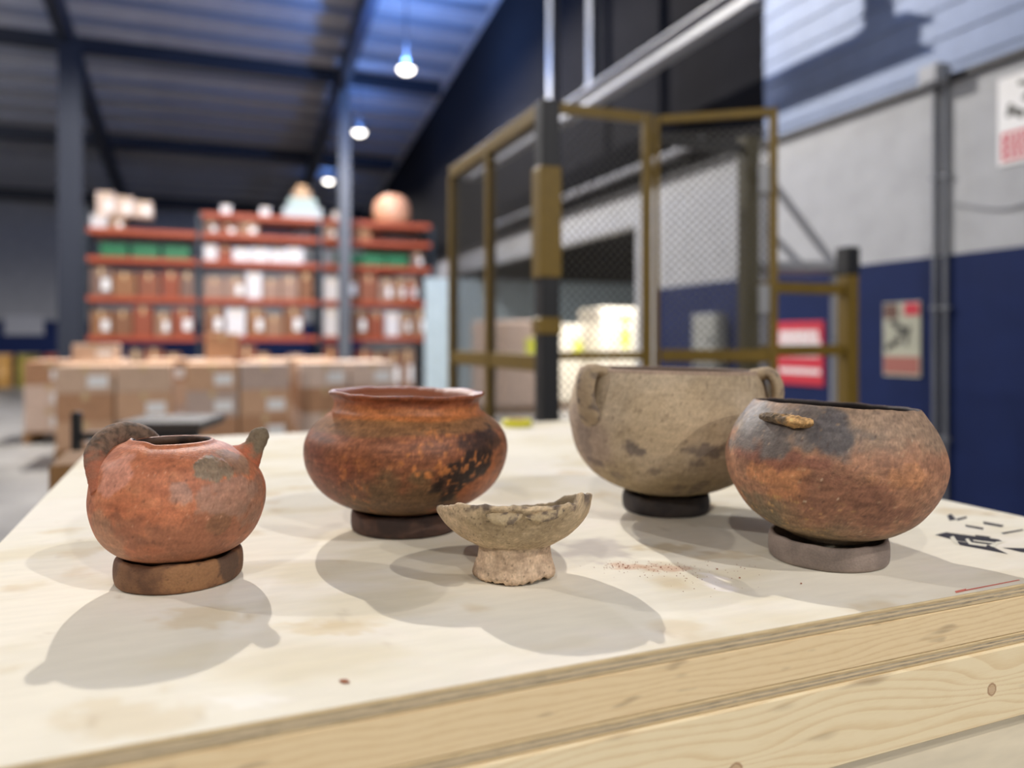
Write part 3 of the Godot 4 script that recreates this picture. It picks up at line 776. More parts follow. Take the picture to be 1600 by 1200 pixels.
	ring("pale grey clay ring stand under the wide lugged pot at right", 0.4372, 1.064, 0.0785, 0.0335, 0.0700, func(p: Vector3, phi: float, y: float, o: bool) -> Color:
		return c8(160, 144, 134).lerp(c8(138, 124, 116), smoothstep(-0.3, 0.4, N(p, 16, 92))), 3.0, 0.0)

	# E: large tan bowl with two strap handles -----------------------------------------------------------
	var e := pot_root("strap_handled_bowl", "large deep tan-grey clay bowl with two strap handles, behind the lugged pot", "bowl", 0.2730, 1.3635)
	e.rotate_object_local(Vector3(0, 0, 1), -0.018)
	e.rotate_object_local(Vector3(1, 0, 0), -0.012)
	var profE := PackedVector2Array([Vector2(0.001, 0.0185), Vector2(0.036, 0.0235), Vector2(0.0590, 0.0335), Vector2(0.098, 0.0460), Vector2(0.1330, 0.0670), Vector2(0.1590, 0.101), Vector2(0.171, 0.140), Vector2(0.1745, 0.168), Vector2(0.1710, 0.200), Vector2(0.1640, 0.230), Vector2(0.1590, 0.2460), Vector2(0.1565, 0.2500), Vector2(0.1525, 0.2490), Vector2(0.1500, 0.240), Vector2(0.156, 0.200), Vector2(0.162, 0.150), Vector2(0.14, 0.09), Vector2(0.08, 0.045), Vector2(0.001, 0.034)])
	var bendE := func(p: Vector3, phi: float, y: float, r: float) -> Vector3:
		var k := 1.0 + 0.014 * N(Vector3(sin(phi), y * 5.0, cos(phi)), 1.1, 73)
		return Vector3(p.x * k, p.y, p.z * k)
	var paintE := func(p: Vector3, phi: float, y: float, outer: bool) -> Color:
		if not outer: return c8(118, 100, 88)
		var k := c8(192, 173, 147).lerp(c8(172, 153, 126), smoothstep(-0.35, 0.4, N(p, 9, 81)))
		k = k.lerp(c8(196, 172, 138), blob(phi, y, 0.1, 0.17, 0.5, 0.05, 0.5 * N(p, 10, 82), 0.7) * 0.5)
		k = k.lerp(c8(156, 136, 122), blob(phi, y, -1.0, 0.13, 0.45, 0.06, 0.6 * N(p, 14, 83), 0.6) * 0.7)
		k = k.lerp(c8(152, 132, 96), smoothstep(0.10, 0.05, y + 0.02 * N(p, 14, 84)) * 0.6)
		for q in [[-0.33, 0.124, 0.10, 0.011, 1.0], [-0.88, 0.092, 0.16, 0.006, 0.7], [-0.12, 0.091, 0.06, 0.006, 0.6], [0.32, 0.106, 0.10, 0.006, 0.6], [0.38, 0.125, 0.22, 0.010, 0.85], [0.17, 0.058, 0.07, 0.012, 0.5], [0.42, 0.062, 0.10, 0.014, 0.55], [-0.95, 0.130, 0.12, 0.05, 0.4], [-0.62, 0.074, 0.10, 0.006, 0.5]]:
			k = k.lerp(c8(84, 76, 76), blob(phi, y, q[0], q[1], q[2], q[3], 1.0 * N(p, 40, 85 + q[0]), 0.5) * q[4] * 0.62)
		k = k.lerp(c8(96, 82, 68), smoothstep(0.38, 0.6, N(p, 80, 86)) * 0.4)
		if y > 0.243: k = k.lerp(c8(150, 124, 110), 0.6)
		return weathered(k, p, 0.12)
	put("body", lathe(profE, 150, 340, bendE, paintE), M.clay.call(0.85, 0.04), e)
	var pe := func(q: Vector3, t: float) -> Color: return c8(180, 158, 128).lerp(c8(120, 106, 94), smoothstep(-0.1, 0.4, N(q, 40, 6)) * smoothstep(0.1, 0.4, t))
	for ang in [-47.0, 75.0]:
		var n := Vector3(sin(deg_to_rad(ang)), 0, cos(deg_to_rad(ang)))
		var out: float = -0.006 if ang > 0 else -0.008
		var pts := []
		for q in [[0.146, 0.2400], [0.170, 0.2470], [0.187 + out, 0.2370], [0.192 + out, 0.2170], [0.186 + out * 0.6, 0.1960], [0.175, 0.1780], [0.162, 0.1640]]:
			pts.append(n * q[0] + Vector3(0, q[1], 0))
		put("handle", sweep(pts, func(t): return 0.0100 + 0.005 * pow(absf(t - 0.45) * 2.0, 3.0), 40, 70, 2.1, pe, 0.0010, Vector3.UP.cross(n)), M.clay.call(0.85, 0.06), e)
	ring("charcoal clay ring stand under the large tan bowl", 0.2730, 1.3635, 0.0735, 0.0330, 0.0635, func(p: Vector3, phi: float, y: float, o: bool) -> Color:
		return c8(78, 72, 70).lerp(c8(58, 54, 56), smoothstep(-0.3, 0.4, N(p, 18, 93))), 4.0, 0.003)

# ------------------------------------------------------------------ things on and by the right wall
func build_wall_things() -> void:
	var face := 5.2
	# twin conduits with a fitting on top
	for k in 2:
		var o := thing("conduit", ["left of the twin grey conduits running up the right wall", "right of the twin grey conduits running up the right wall"][k], "conduit", B(4.34 - k * 0.09, face - 0.021, 0), BT, "twin conduits on the right wall")
		put("pipe", cyl(0.018, 3.18, 14), M.conduit, o, Vector3(0, 1.59, 0))
		for h in [0.5, 1.5, 2.5]:
			put("strap", bx(Vector3(0.040, 0.03, 0.07), 0.003), M.conduit, o, Vector3(0.0, h, 0))
	var jb := thing("junction_box", "grey junction box on top of the twin wall conduits", "junction box", B(4.295, face - 0.075, 3.19), BT)
	put("box", bx(Vector3(0.14, 0.15, 0.18), 0.006), M.steel, jb, Vector3(0, 0.075, 0))
	put("cover", bx(Vector3(0.012, 0.12, 0.15), 0.003), M.pipe_grey, jb, Vector3(-0.077, 0.075, 0))
	var pts := []
	for i in 9:
		var u := i / 8.0
		pts.append(B(4.19 - 1.6 * u, face - 0.011, 2.28 - 0.10 * sin(PI * u) * (1.0 + 0.6 * sin(u * 9.0))))
	single("wall_cable", "thin grey cable sagging across the white wall right of the conduits", "cable", sweep(pts, func(t): return 0.009, 8, 60, 1.0, NONE), M.pipe_grey, Vector3.ZERO)
	# signs
	var sg := thing("wall_sign", "red and white sign on the blue wall behind the yellow guard rail", "sign", B(5.82, face - 0.0085, 0.83), BT)
	put("board", bx(Vector3(0.012, 0.60, 0.62), 0.003), M.red, sg, Vector3(0, 0.30, 0))
	var ln := SurfaceTool.new(); ln.begin(Mesh.PRIMITIVE_TRIANGLES)
	for row in [[0.475, 0.075], [0.385, 0.085], [0.285, 0.04], [0.13, 0.05]]:
		var z := -0.27
		while z < 0.25:
			var w := rng.randf_range(0.022, 0.05)
			box_into(ln, Vector3(0.003, row[1], w), 0.0, Vector3(0, row[0], z + w / 2))
			z += w + rng.randf_range(0.008, 0.014)
	put("lettering", ln.commit(), M.white, sg, Vector3(-0.007, 0, 0)).set_meta("kind", "stuff")
	var ps := thing("wall_poster", "small upright poster with red corners on the blue wall below the conduits", "poster", B(4.66, face - 0.0065, 0.96), BT)
	put("sheet", bx(Vector3(0.008, 0.60, 0.36), 0.002), mat(c8(170, 170, 152), 0.6), ps, Vector3(0, 0.30, 0))
	var pm := mat(c8(150, 90, 80), 0.6)
	var dm := mat(c8(70, 70, 64), 0.6)
	put("red_corner", bx(Vector3(0.002, 0.10, 0.14), 0.0), M.red, ps, Vector3(-0.0052, 0.54, 0.10))
	put("brown_corner", bx(Vector3(0.002, 0.12, 0.14), 0.0), mat(c8(92, 62, 50), 0.6), ps, Vector3(-0.0052, 0.53, -0.10))
	put("red_foot", bx(Vector3(0.002, 0.14, 0.34), 0.0), pm, ps, Vector3(-0.0052, 0.09, 0))
	for q in [[0.40, -0.02, 0.05, 0.2, 0.5], [0.33, 0.06, 0.16, 0.03, 0.2], [0.26, -0.08, 0.05, 0.16, -0.5], [0.34, 0.0, 0.03, 0.10, 0.0]]:
		put("printed_figure", bx(Vector3(0.002, q[2], q[3]), 0.0), dm, ps, Vector3(-0.0052, q[0], q[1]), Vector3(q[4], 0, 0))
	var ts := thing("safety_sign", "white safety sign with black pictogram and red lower panel, high on the white wall", "sign", B(3.56, face - 0.0065, 2.48), BT)
	put("board", bx(Vector3(0.008, 0.62, 0.56), 0.003), M.white, ts, Vector3(0, 0.31, 0))
	put("red_panel", bx(Vector3(0.002, 0.20, 0.50), 0.0), M.red, ts, Vector3(-0.0052, 0.13, 0))
	for q in [[0.35, -0.13, 0.05, 0.10, 0.6], [0.38, -0.19, 0.09, 0.035, 0.2], [0.35, 0.0, 0.05, 0.14, -0.4], [0.44, -0.06, 0.06, 0.06, 0.7], [0.54, -0.08, 0.03, 0.10, 0.3]]:
		put("pictogram", bx(Vector3(0.002, q[2], q[3]), 0.0), dm, ts, Vector3(-0.0052, q[0], q[1]), Vector3(q[4], 0, 0))
	var lt := SurfaceTool.new(); lt.begin(Mesh.PRIMITIVE_TRIANGLES)
	for row in [0.19, 0.13, 0.07]:
		var z := -0.22
		while z < 0.20:
			var w := rng.randf_range(0.02, 0.045)
			box_into(lt, Vector3(0.0015, 0.028, w), 0.0, Vector3(0, row, z + w / 2))
			z += w + 0.012
	put("lettering", lt.commit(), M.white, ts, Vector3(-0.0068, 0, 0)).set_meta("kind", "stuff")
	var eb := thing("panel_box", "grey electrical box on the blue wall seen through the cage gate", "electrical box", B(7.17, face - 0.07, 0.95), BT)
	put("case", bx(Vector3(0.13, 0.60, 0.46), 0.008), mat(c8(140, 142, 138), 0.5), eb, Vector3(0, 0.30, 0))
	put("door", bx(Vector3(0.012, 0.54, 0.40), 0.004), mat(c8(150, 152, 148), 0.5), eb, Vector3(-0.069, 0.30, 0))
	put("latch", bx(Vector3(0.02, 0.06, 0.025), 0.003), M.black, eb, Vector3(-0.083, 0.30, 0.15))
	# crane beam with posts up to the roof
	var bm := thing("crane_beam", "long light grey steel beam hung near the roof along the right wall", "beam", Vector3.ZERO, BT)
	for q in [[-0.10, 0.03, 0.20], [0.10, 0.03, 0.20]]:
		slab("flange", bm, Vector3(5.7, 4.6 - q[2] / 2, 4.42 + q[0] - 0.015), Vector3(14.0, 4.6 + q[2] / 2, 4.42 + q[0] + 0.015), M.pipe_grey, 0.004)
	slab("web", bm, Vector3(5.7, 4.585, 4.34), Vector3(14.0, 4.615, 4.5), M.pipe_grey)
	var at := [6.05, 8.93, 10.2]
	for k in at.size():
		var s: float = at[k]
		var hgt := roof_at(s) - 4.545
		var o := thing("beam_hanger", ["pale square steel hanger rising from the crane beam, above the cage gate", "pale square steel hanger rising from the crane beam, behind the cage front", "pale square steel hanger rising from the crane beam, above the banded cage post"][k], "hanger", B(s, 4.6, 4.537), BT)
		put("post", bx(Vector3(0.14, hgt, 0.14), 0.006), M.conduit, o, Vector3(0, hgt / 2, 0))
		put("foot_plate", bx(Vector3(0.2, 0.02, 0.2), 0.003), M.pipe_grey, o, Vector3(0, 0.01, 0))
	var wp := thing("wall_pipe", "grey service pipe running along the dark siding behind the cage", "pipe", B(11.0, 5.30, 3.56), BT)
	put("pipe", cyl(0.055, 7.0, 16), M.pipe_grey, wp, Vector3.ZERO, Vector3(PI / 2, 0, 0))
	for z in [-3.0, -1.0, 1.0, 3.0]:
		put("bracket", bx(Vector3(0.14, 0.02, 0.05), 0.003), M.steel, wp, Vector3(0.05, -0.062, z))
	# pale stair rail against the white wall
	var sr := thing("stair_rail", "pale grey sloping stair rail of two tubes before the white wall beside the cage", "stair rail", Vector3.ZERO, 0.0)
	var p1 := Vector3(1.87, 2.44, -5.6); var p2 := Vector3(2.36, 1.80, -5.62)
	bar("rail_tube", p1, p2, 0.05, 0.05, M.pipe_grey, sr, 0.012)
	bar("rail_tube", p1 - Vector3(0.05, 0.34, 0), p2 - Vector3(0.24, 0.0, 0), 0.045, 0.045, M.pipe_grey, sr, 0.012)
	bar("rail_post", Vector3(2.36, 0.0, -5.62), Vector3(2.36, 1.80, -5.62), 0.05, 0.05, M.pipe_grey, sr, 0.012)
	bar("rail_post", Vector3(1.84, 0.0, -5.6), Vector3(1.84, 2.46, -5.6), 0.05, 0.05, M.pipe_grey, sr, 0.012)
	put("landing", bx(Vector3(0.72, 0.06, 0.5), 0.006), M.pipe_grey, sr, Vector3(2.10, 1.79, -5.75))

# ------------------------------------------------------------------ cage
func wire_panel(w: float, h: float) -> ArrayMesh:   # diamond mesh of crossing wires, in the x-y plane, corner at the origin
	var st := SurfaceTool.new()
	st.begin(Mesh.PRIMITIVE_TRIANGLES)
	var step := 0.042
	var r := 0.0031
	for dir in [1.0, -1.0]:
		var k := -h
		while k < w:
			var a := Vector2(k, 0.0); var b := Vector2(k + h, h)
			if a.x < 0: a = Vector2(0, -a.x)
			if b.x > w: b = Vector2(w, h - (b.x - w))
			if b.x - a.x > 0.01:
				if dir < 0: a.x = w - a.x; b.x = w - b.x
				var p := Vector3(a.x, a.y, dir * r * 0.5); var q := Vector3(b.x, b.y, dir * r * 0.5)
				var d := (q - p).normalized()
				var n := Vector3(-d.y, d.x, 0) * r
				var z := Vector3(0, 0, r)
				var c := [n, z, -n, -z]
				for i in 4:
					var j := (i + 1) % 4
					tri(st, p + c[i], p + c[j], q + c[j], Vector2.ZERO, Vector2.ZERO, Vector2.ZERO, (p + q) / 2)
					tri(st, p + c[i], q + c[j], q + c[i], Vector2.ZERO, Vector2.ZERO, Vector2.ZERO, (p + q) / 2)
			k += step
	return st.commit()

func build_cage() -> void:
	var H := 2.40
	var o := thing("wire_cage", "tall yellow and black framed wire mesh cage standing behind the crate", "cage", Vector3(0.17, 0, -3.70), BT)
	var wire := mat(c8(78, 76, 72), 0.6, 0.1)
	# own axes: x across to the right, -z along away from the camera
	var post := func(called: String, x: float, z: float, w: float, h: float, m: Material) -> void:
		put(called, bx(Vector3(w, h, w), 0.006), m, o, Vector3(x, h / 2, z))
	post.call("corner_post", 0.0, 0.0, 0.095, H, M.black)
	for q in [[1.55, 2.08], [0.10, 0.75], [1.28, 1.36]]:
		put("yellow_sleeve", bx(Vector3(0.112, q[1] - q[0], 0.112), 0.006), M.yellow, o, Vector3(-0.004, (q[0] + q[1]) / 2, 0))
	post.call("post", 0.0, -0.82, 0.055, H - 0.05, M.yellow)
	post.call("post", 0.0, -1.56, 0.06, H - 0.05, M.yellow)
	post.call("post", 0.55, 0.0, 0.045, H, M.yellow)
	post.call("post", 1.18, 0.0, 0.085, H - 0.06, textured(mat(c8(74, 66, 30), 0.5), M.soft, Vector3(2, 2, 2)))
	bar("top_rail", Vector3(0, H - 0.03, -0.05), Vector3(0, H - 0.03, -1.56), 0.06, 0.075, M.yellow, o)
	bar("top_rail", Vector3(0.05, H - 0.025, 0), Vector3(0.52, H - 0.025, 0), 0.04, 0.05, M.yellow, o)
	bar("top_rail", Vector3(0.58, H - 0.12, -0.01), Vector3(1.14, H - 0.12, -0.01), 0.04, 0.05, M.black, o)
	for q in [[Vector3(0, 1.14, -0.06), Vector3(0, 1.14, -1.53), 0.085], [Vector3(0.06, 1.175, 0), Vector3(0.52, 1.175, 0), 0.04], [Vector3(0, 0.12, -0.06), Vector3(0, 0.12, -1.53), 0.06], [Vector3(0.06, 0.12, 0), Vector3(0.52, 0.12, 0), 0.06]]:
		bar("mid_rail", q[0], q[1], 0.04, q[2], M.yellow, o)
	var side := wire_panel(1.48, H - 0.20)
	var sp := put("mesh_panel", side, wire, o, Vector3(0, 0.13, -0.04), Vector3(0, PI / 2, 0))
	sp.set_meta("kind", "stuff")
	var fp := put("mesh_panel", wire_panel(0.46, H - 0.20), wire, o, Vector3(0.05, 0.13, 0))
	fp.set_meta("kind", "stuff")
	# gate, swung a little open towards the camera
	var gate := put("gate", bx(Vector3(0.028, H - 0.09, 0.03), 0.005), M.yellow, o, Vector3(0.592, H / 2 + 0.03, 0.03), Vector3(0, -0.62, 0))
	var gw := 0.56
	for q in [[Vector3(gw / 2, H / 2 - 0.065, 0), Vector3(gw - 0.04, 0.04, 0.035)], [Vector3(gw / 2, -H / 2 + 0.075, 0), Vector3(gw - 0.04, 0.05, 0.035)], [Vector3(gw / 2, -0.055, 0), Vector3(gw - 0.04, 0.06, 0.035)], [Vector3(gw, 0, 0), Vector3(0.04, H - 0.09, 0.04)]]:
		put("gate_bar", bx(q[1], 0.005), M.yellow, gate, q[0])
	var gm := put("gate_mesh", wire_panel(gw - 0.05, H - 0.24), wire, gate, Vector3(0.025, -H / 2 + 0.11, 0))
	gm.set_meta("kind", "stuff")
	put("gate_latch", bx(Vector3(0.05, 0.14, 0.06), 0.005), M.steel, gate, Vector3(gw - 0.045, 0.22, 0.03))
	put("gate_latch", bx(Vector3(0.05, 0.14, 0.06), 0.005), M.steel, gate, Vector3(gw - 0.045, 0.80, 0.03))
	# guard rail to the right of the cage
	var g := thing("guard_rail", "low yellow guard rail with two bars joining the cage to its right", "guard rail", Vector3(0.17, 0, -3.70), BT)
	put("post", bx(Vector3(0.085, 1.70, 0.085), 0.006), M.yellow, g, Vector3(1.87, 0.85, 0))
	put("post_cap", bx(Vector3(0.095, 0.16, 0.095), 0.006), M.black, g, Vector3(1.87, 1.70, 0))
	for y in [1.54, 1.195, 0.55]:
		bar("rail", Vector3(1.232, y, 0), Vector3(1.822, y, 0), 0.045, 0.06, M.yellow, g)
	bar("rail", Vector3(1.232, 1.655, 0), Vector3(1.60, 1.655, 0), 0.03, 0.03, M.pipe_grey, g)
	put("foot_plate", bx(Vector3(0.2, 0.015, 0.2), 0.003), M.black, g, Vector3(1.87, 0.0075, 0))

# ------------------------------------------------------------------ racks and cartons
const NTH := ["first", "second", "third", "fourth", "fifth", "sixth", "seventh", "eighth", "ninth", "tenth", "eleventh", "twelfth"]

func carton(label: String, group: String, size: Vector3, at: Vector3, turn: float, material: Material, white_label: bool, label_mat: Material = null) -> Node3D:
	var o := thing("carton", label, "carton", at, turn, group)
	put("box", bx(size, 0.006), material, o, Vector3(0, size.y / 2, 0))
	put("tape", bx(Vector3(0.06, size.y * 0.25, 0.002), 0.0), M.tape, o, Vector3(0, size.y * 0.872, size.z / 2 + 0.0012))
	if white_label:
		put("paper_label", bx(Vector3(size.x * 0.36, size.y * 0.42, 0.002), 0.0), label_mat if label_mat else M.white, o, Vector3(size.x * 0.22, size.y * 0.42, size.z / 2 + 0.0012))
	return o

func build_racks() -> void:
	var s0 := 18.5
	var xs := [-2.57, -0.31, 2.33, 5.05]
	var depth := 1.1
	var o := thing("pallet_rack", "long three bay pallet rack with dark uprights and orange beams", "rack", B(s0, 0, 0), BT)
	for x in xs:
		for z in [0.0, -depth]:
			put("upright", bx(Vector3(0.10, 4.1, 0.08), 0.005), M.teal, o, Vector3(x, 2.05, z))
		for k in 4:
			bar("brace", Vector3(x, 0.35 + k * 0.85, -0.03), Vector3(x, 0.35 + k * 0.85 + (0.6 if k % 2 == 0 else -0.0), -depth + 0.03), 0.03, 0.03, M.teal, o)
	var levels := [0.92, 1.35, 2.20, 3.05, 3.66, 4.12]
	for k in 3:
		var a: float = xs[k] + 0.05; var b: float = xs[k + 1] - 0.05
		for h in levels:
			if k == 0 and h > 3.7: continue
			if h < 1.0: continue
			for z in [0.02, -depth - 0.02]:
				bar("beam", Vector3(a, h - 0.06, z), Vector3(b, h - 0.06, z), 0.05, 0.12, M.orange, o)
			put("deck", bx(Vector3(b - a, 0.018, depth - 0.08), 0.0), M.pallet, o, Vector3((a + b) / 2, h - 0.009, -depth / 2))
	var bay := ["left", "middle", "right"]
	var shelf := {0: "floor level", 1: "chest-high shelf", 2: "second shelf", 3: "third shelf", 4: "fourth shelf", 5: "top shelf"}
	var base := [0.0, 1.35, 2.20, 3.05, 3.66, 4.12]
	var room := [1.15, 0.68, 0.68, 0.42, 0.30, 0.55]
	for k in 3:
		for L in [0, 1, 2, 3, 4, 5]:
			if k == 0 and L == 5: continue
			var a: float = xs[k] + 0.10; var b: float = xs[k + 1] - 0.10
			if L == 5: continue
			if L == 4: b = a + (b - a) * (0.42 if k == 0 else 0.5)
			if L == 3 and k == 0: continue
			if L == 3 and k == 2: a = 4.56
			var x := a
			var n := 0
			while n < 11:
				var w := rng.randf_range(0.26, 0.44)
				if x + w > b: break
				var hh: float = room[L] * rng.randf_range(0.70, 0.98)
				var dp := rng.randf_range(0.5, 0.8)
				var pick := rng.randf()
				var m: Material = M.rack_carton[rng.randi() % 6] if pick < 0.60 else (M.rust_carton if pick < 0.82 else M.carton_white)
				var white := rng.randf() < 0.55
				if L == 3: m = M.carton_white if k == 1 and n > 1 else m
				var look := "white carton" if m == M.carton_white else ("rust red carton" if m == M.rust_carton else ("brown carton with white label" if white else "plain brown carton"))
				carton("%s, %s from left, %s, %s rack bay" % [look, NTH[n], shelf[L], bay[k]], "cartons on the pallet rack", Vector3(w, hh, dp), B(s0 + 0.02 + dp / 2 + rng.randf_range(0.0, 0.10), x + w / 2, base[L] + 0.001), BT + rng.randf_range(-0.04, 0.04) * 0.0, m, white and m != M.carton_white)
				x += w + rng.randf_range(0.02, 0.06)
				n += 1
	# green totes
	for k in 2:
		for n in 3:
			var x0: float = [-2.02, 3.02][k] + n * [0.62, 0.58][k]
			var t := thing("plastic_tote", "green plastic tote, %s of three on the third shelf of the %s rack bay" % [NTH[n], ["left", "right"][k]], "tote", B(s0 + 0.36, x0, 3.051), BT, "green totes on the rack")
			put("tub", bx(Vector3(0.54, 0.26, 0.60), 0.02), M.green, t, Vector3(0, 0.13, 0))
			put("rim", bx(Vector3(0.57, 0.035, 0.63), 0.008), M.green, t, Vector3(0, 0.278, 0))
	# loads on top
	var bun := thing("wrapped_bundle", "round peach coloured wrapped bundle on top of the right rack bay", "bundle", B(s0 + 0.5, 4.15, 4.135), BT)
	var ball := PackedVector2Array([Vector2(0.001, 0.0), Vector2(0.28, 0.0), Vector2(0.42, 0.12), Vector2(0.46, 0.34), Vector2(0.40, 0.58), Vector2(0.22, 0.72), Vector2(0.001, 0.75)])
	var wob := func(p: Vector3, phi: float, y: float, r: float) -> Vector3: return p * Vector3(1.0 + 0.08 * N(Vector3(sin(phi), y * 3.0, cos(phi)), 2.0), 1.0, 1.0 + 0.08 * N(Vector3(sin(phi), y * 3.0, cos(phi)), 2.0))
	put("wrap", lathe(ball, 24, 40, wob, NONE), mat(c8(196, 146, 118), 0.5), bun)
	put("strap", bx(Vector3(0.08, 0.05, 0.05), 0.01), M.white, bun, Vector3(-0.1, 0.742, 0.02))
	var sk := thing("covered_stack", "peaked pale stack under clear film on top of the middle rack bay", "stack", B(s0 + 0.5, 1.95, 4.121), BT)
	for q in [[0.0, 0.9, 0.26, c8(166, 176, 178)], [0.26, 0.66, 0.24, c8(156, 172, 166)], [0.50, 0.42, 0.20, c8(178, 146, 112)], [0.70, 0.22, 0.14, c8(200, 160, 116)]]:
		put("bale", bx(Vector3(q[1], q[2] - 0.002, q[1] * 0.8), 0.03), mat(q[3], 0.5), sk, Vector3(0, q[0] + q[2] / 2, 0))
	for n in 3:
		carton("pinkish carton, %s from the left high on the left rack bay" % NTH[n], "cartons high on the left rack bay", Vector3(0.34, 0.5 - n * 0.08, 0.5), B(s0 + 0.45, -2.2 + n * 0.37, 3.66 + 0.001 + 0.0) + Vector3(0, 0.31, 0), BT, M.carton[4], true)
	for n in 3:
		carton("small white carton, %s of three along the top shelf of the %s rack bay" % [["leftmost", "middle one", "rightmost"][n], ["middle", "middle", "right"][n]], "small cartons on the top shelf", Vector3(0.22, 0.2, 0.3), B(s0 + 0.25, [0.25, 1.1, 2.75][n], 4.121), BT, M.carton_white, false)

func pallet(label: String, at: Vector3, turn: float) -> void:
	var o := thing("pallet", label, "pallet", at, turn, "wooden pallets")
	for k in 5:
		put("top_slat", bx(Vector3(1.1, 0.02, 0.14), 0.003), M.pallet, o, Vector3(0, 0.13, -0.43 + k * 0.215))
	for x in [-0.5, 0.0, 0.5]:
		put("stringer", bx(Vector3(0.07, 0.119, 1.0), 0.003), M.pallet, o, Vector3(x, 0.06, 0))

func build_floor_goods() -> void:
	var spots := [[9.3, -0.95, "front left"], [9.3, 0.25, "front middle"], [9.4, 1.45, "front right"], [11.2, -1.6, "rear left"], [11.2, -0.3, "rear middle"], [11.2, 1.0, "rear right"]]
	for sp in spots:
		pallet("wooden pallet under the %s carton stack on the open floor" % sp[2], B(sp[0], sp[1], 0), BT)
		for z in 2:
			for x in 2:
				for y in 3:
					var top := "top" if y == 2 else ("middle" if y == 1 else "bottom")
					var m: Material = M.carton[rng.randi() % 6]
					var white := z == 0 and rng.randf() < 0.75
					if sp[2] == "front right" and rng.randf() < 0.5: m = M.carton[4]
					carton("%s carton, %s row, %s %s of the %s floor stack" % ["labelled brown" if white else "plain brown", top, "front" if z == 0 else "back", "left" if x == 0 else "right", sp[2]], "cartons stacked on floor pallets", Vector3(0.52, 0.285, 0.47), B(sp[0] - 0.25 + z * 0.49, sp[1] - 0.27 + x * 0.54, 0.1415 + y * 0.2865), BT, m, white)
	carton("tall brown carton standing upright on top of the rear middle floor stack", "", Vector3(0.42, 0.34, 0.40), B(11.2, 0.1, 1.0025), BT, M.carton[0], false)
	carton("tan carton lying on top of the rear left floor stack", "", Vector3(0.50, 0.20, 0.40), B(11.1, -1.4, 1.0025), BT + 0.0, M.carton[3], true)
	# small goods along the far wall at left
	var cols := [c8(196, 150, 84), c8(150, 140, 60), c8(186, 90, 50), c8(200, 160, 110), c8(120, 130, 80)]
	for n in 3:
		var o := thing("drum", ["tan drum on the floor by the far blue wall, leftmost in the row", "olive drum on the floor by the far blue wall", "orange drum on the floor by the far blue wall", "sand coloured drum on the floor by the far blue wall", "moss green drum on the floor by the far blue wall"][n], "drum", B(24.0, -5.30 + n * 0.64, 0), BT, "drums by the far wall")
		put("shell", lathe(PackedVector2Array([Vector2(0.001, 0.0), Vector2(0.28, 0.0), Vector2(0.29, 0.02), Vector2(0.28, 0.30), Vector2(0.292, 0.32), Vector2(0.28, 0.34), Vector2(0.28, 0.85), Vector2(0.292, 0.87), Vector2(0.27, 0.88), Vector2(0.001, 0.87)]), 10, 28, NONE, NONE, false), mat(cols[n], 0.5), o)
		put("lid", cyl(0.25, 0.02, 24), M.steel, o, Vector3(0, 0.882, 0))
	var ws := thing("wall_sign", "pale blank notice board on the far blue wall", "sign", B(28.985, -5.75, 1.45), BT)
	put("board", bx(Vector3(1.1, 0.62, 0.02), 0.004), mat(c8(150, 152, 160), 0.6), ws, Vector3(0, 0.31, 0))
	put("frame", bx(Vector3(1.14, 0.04, 0.026), 0.004), M.steel, ws, Vector3(0, 0.0, 0))

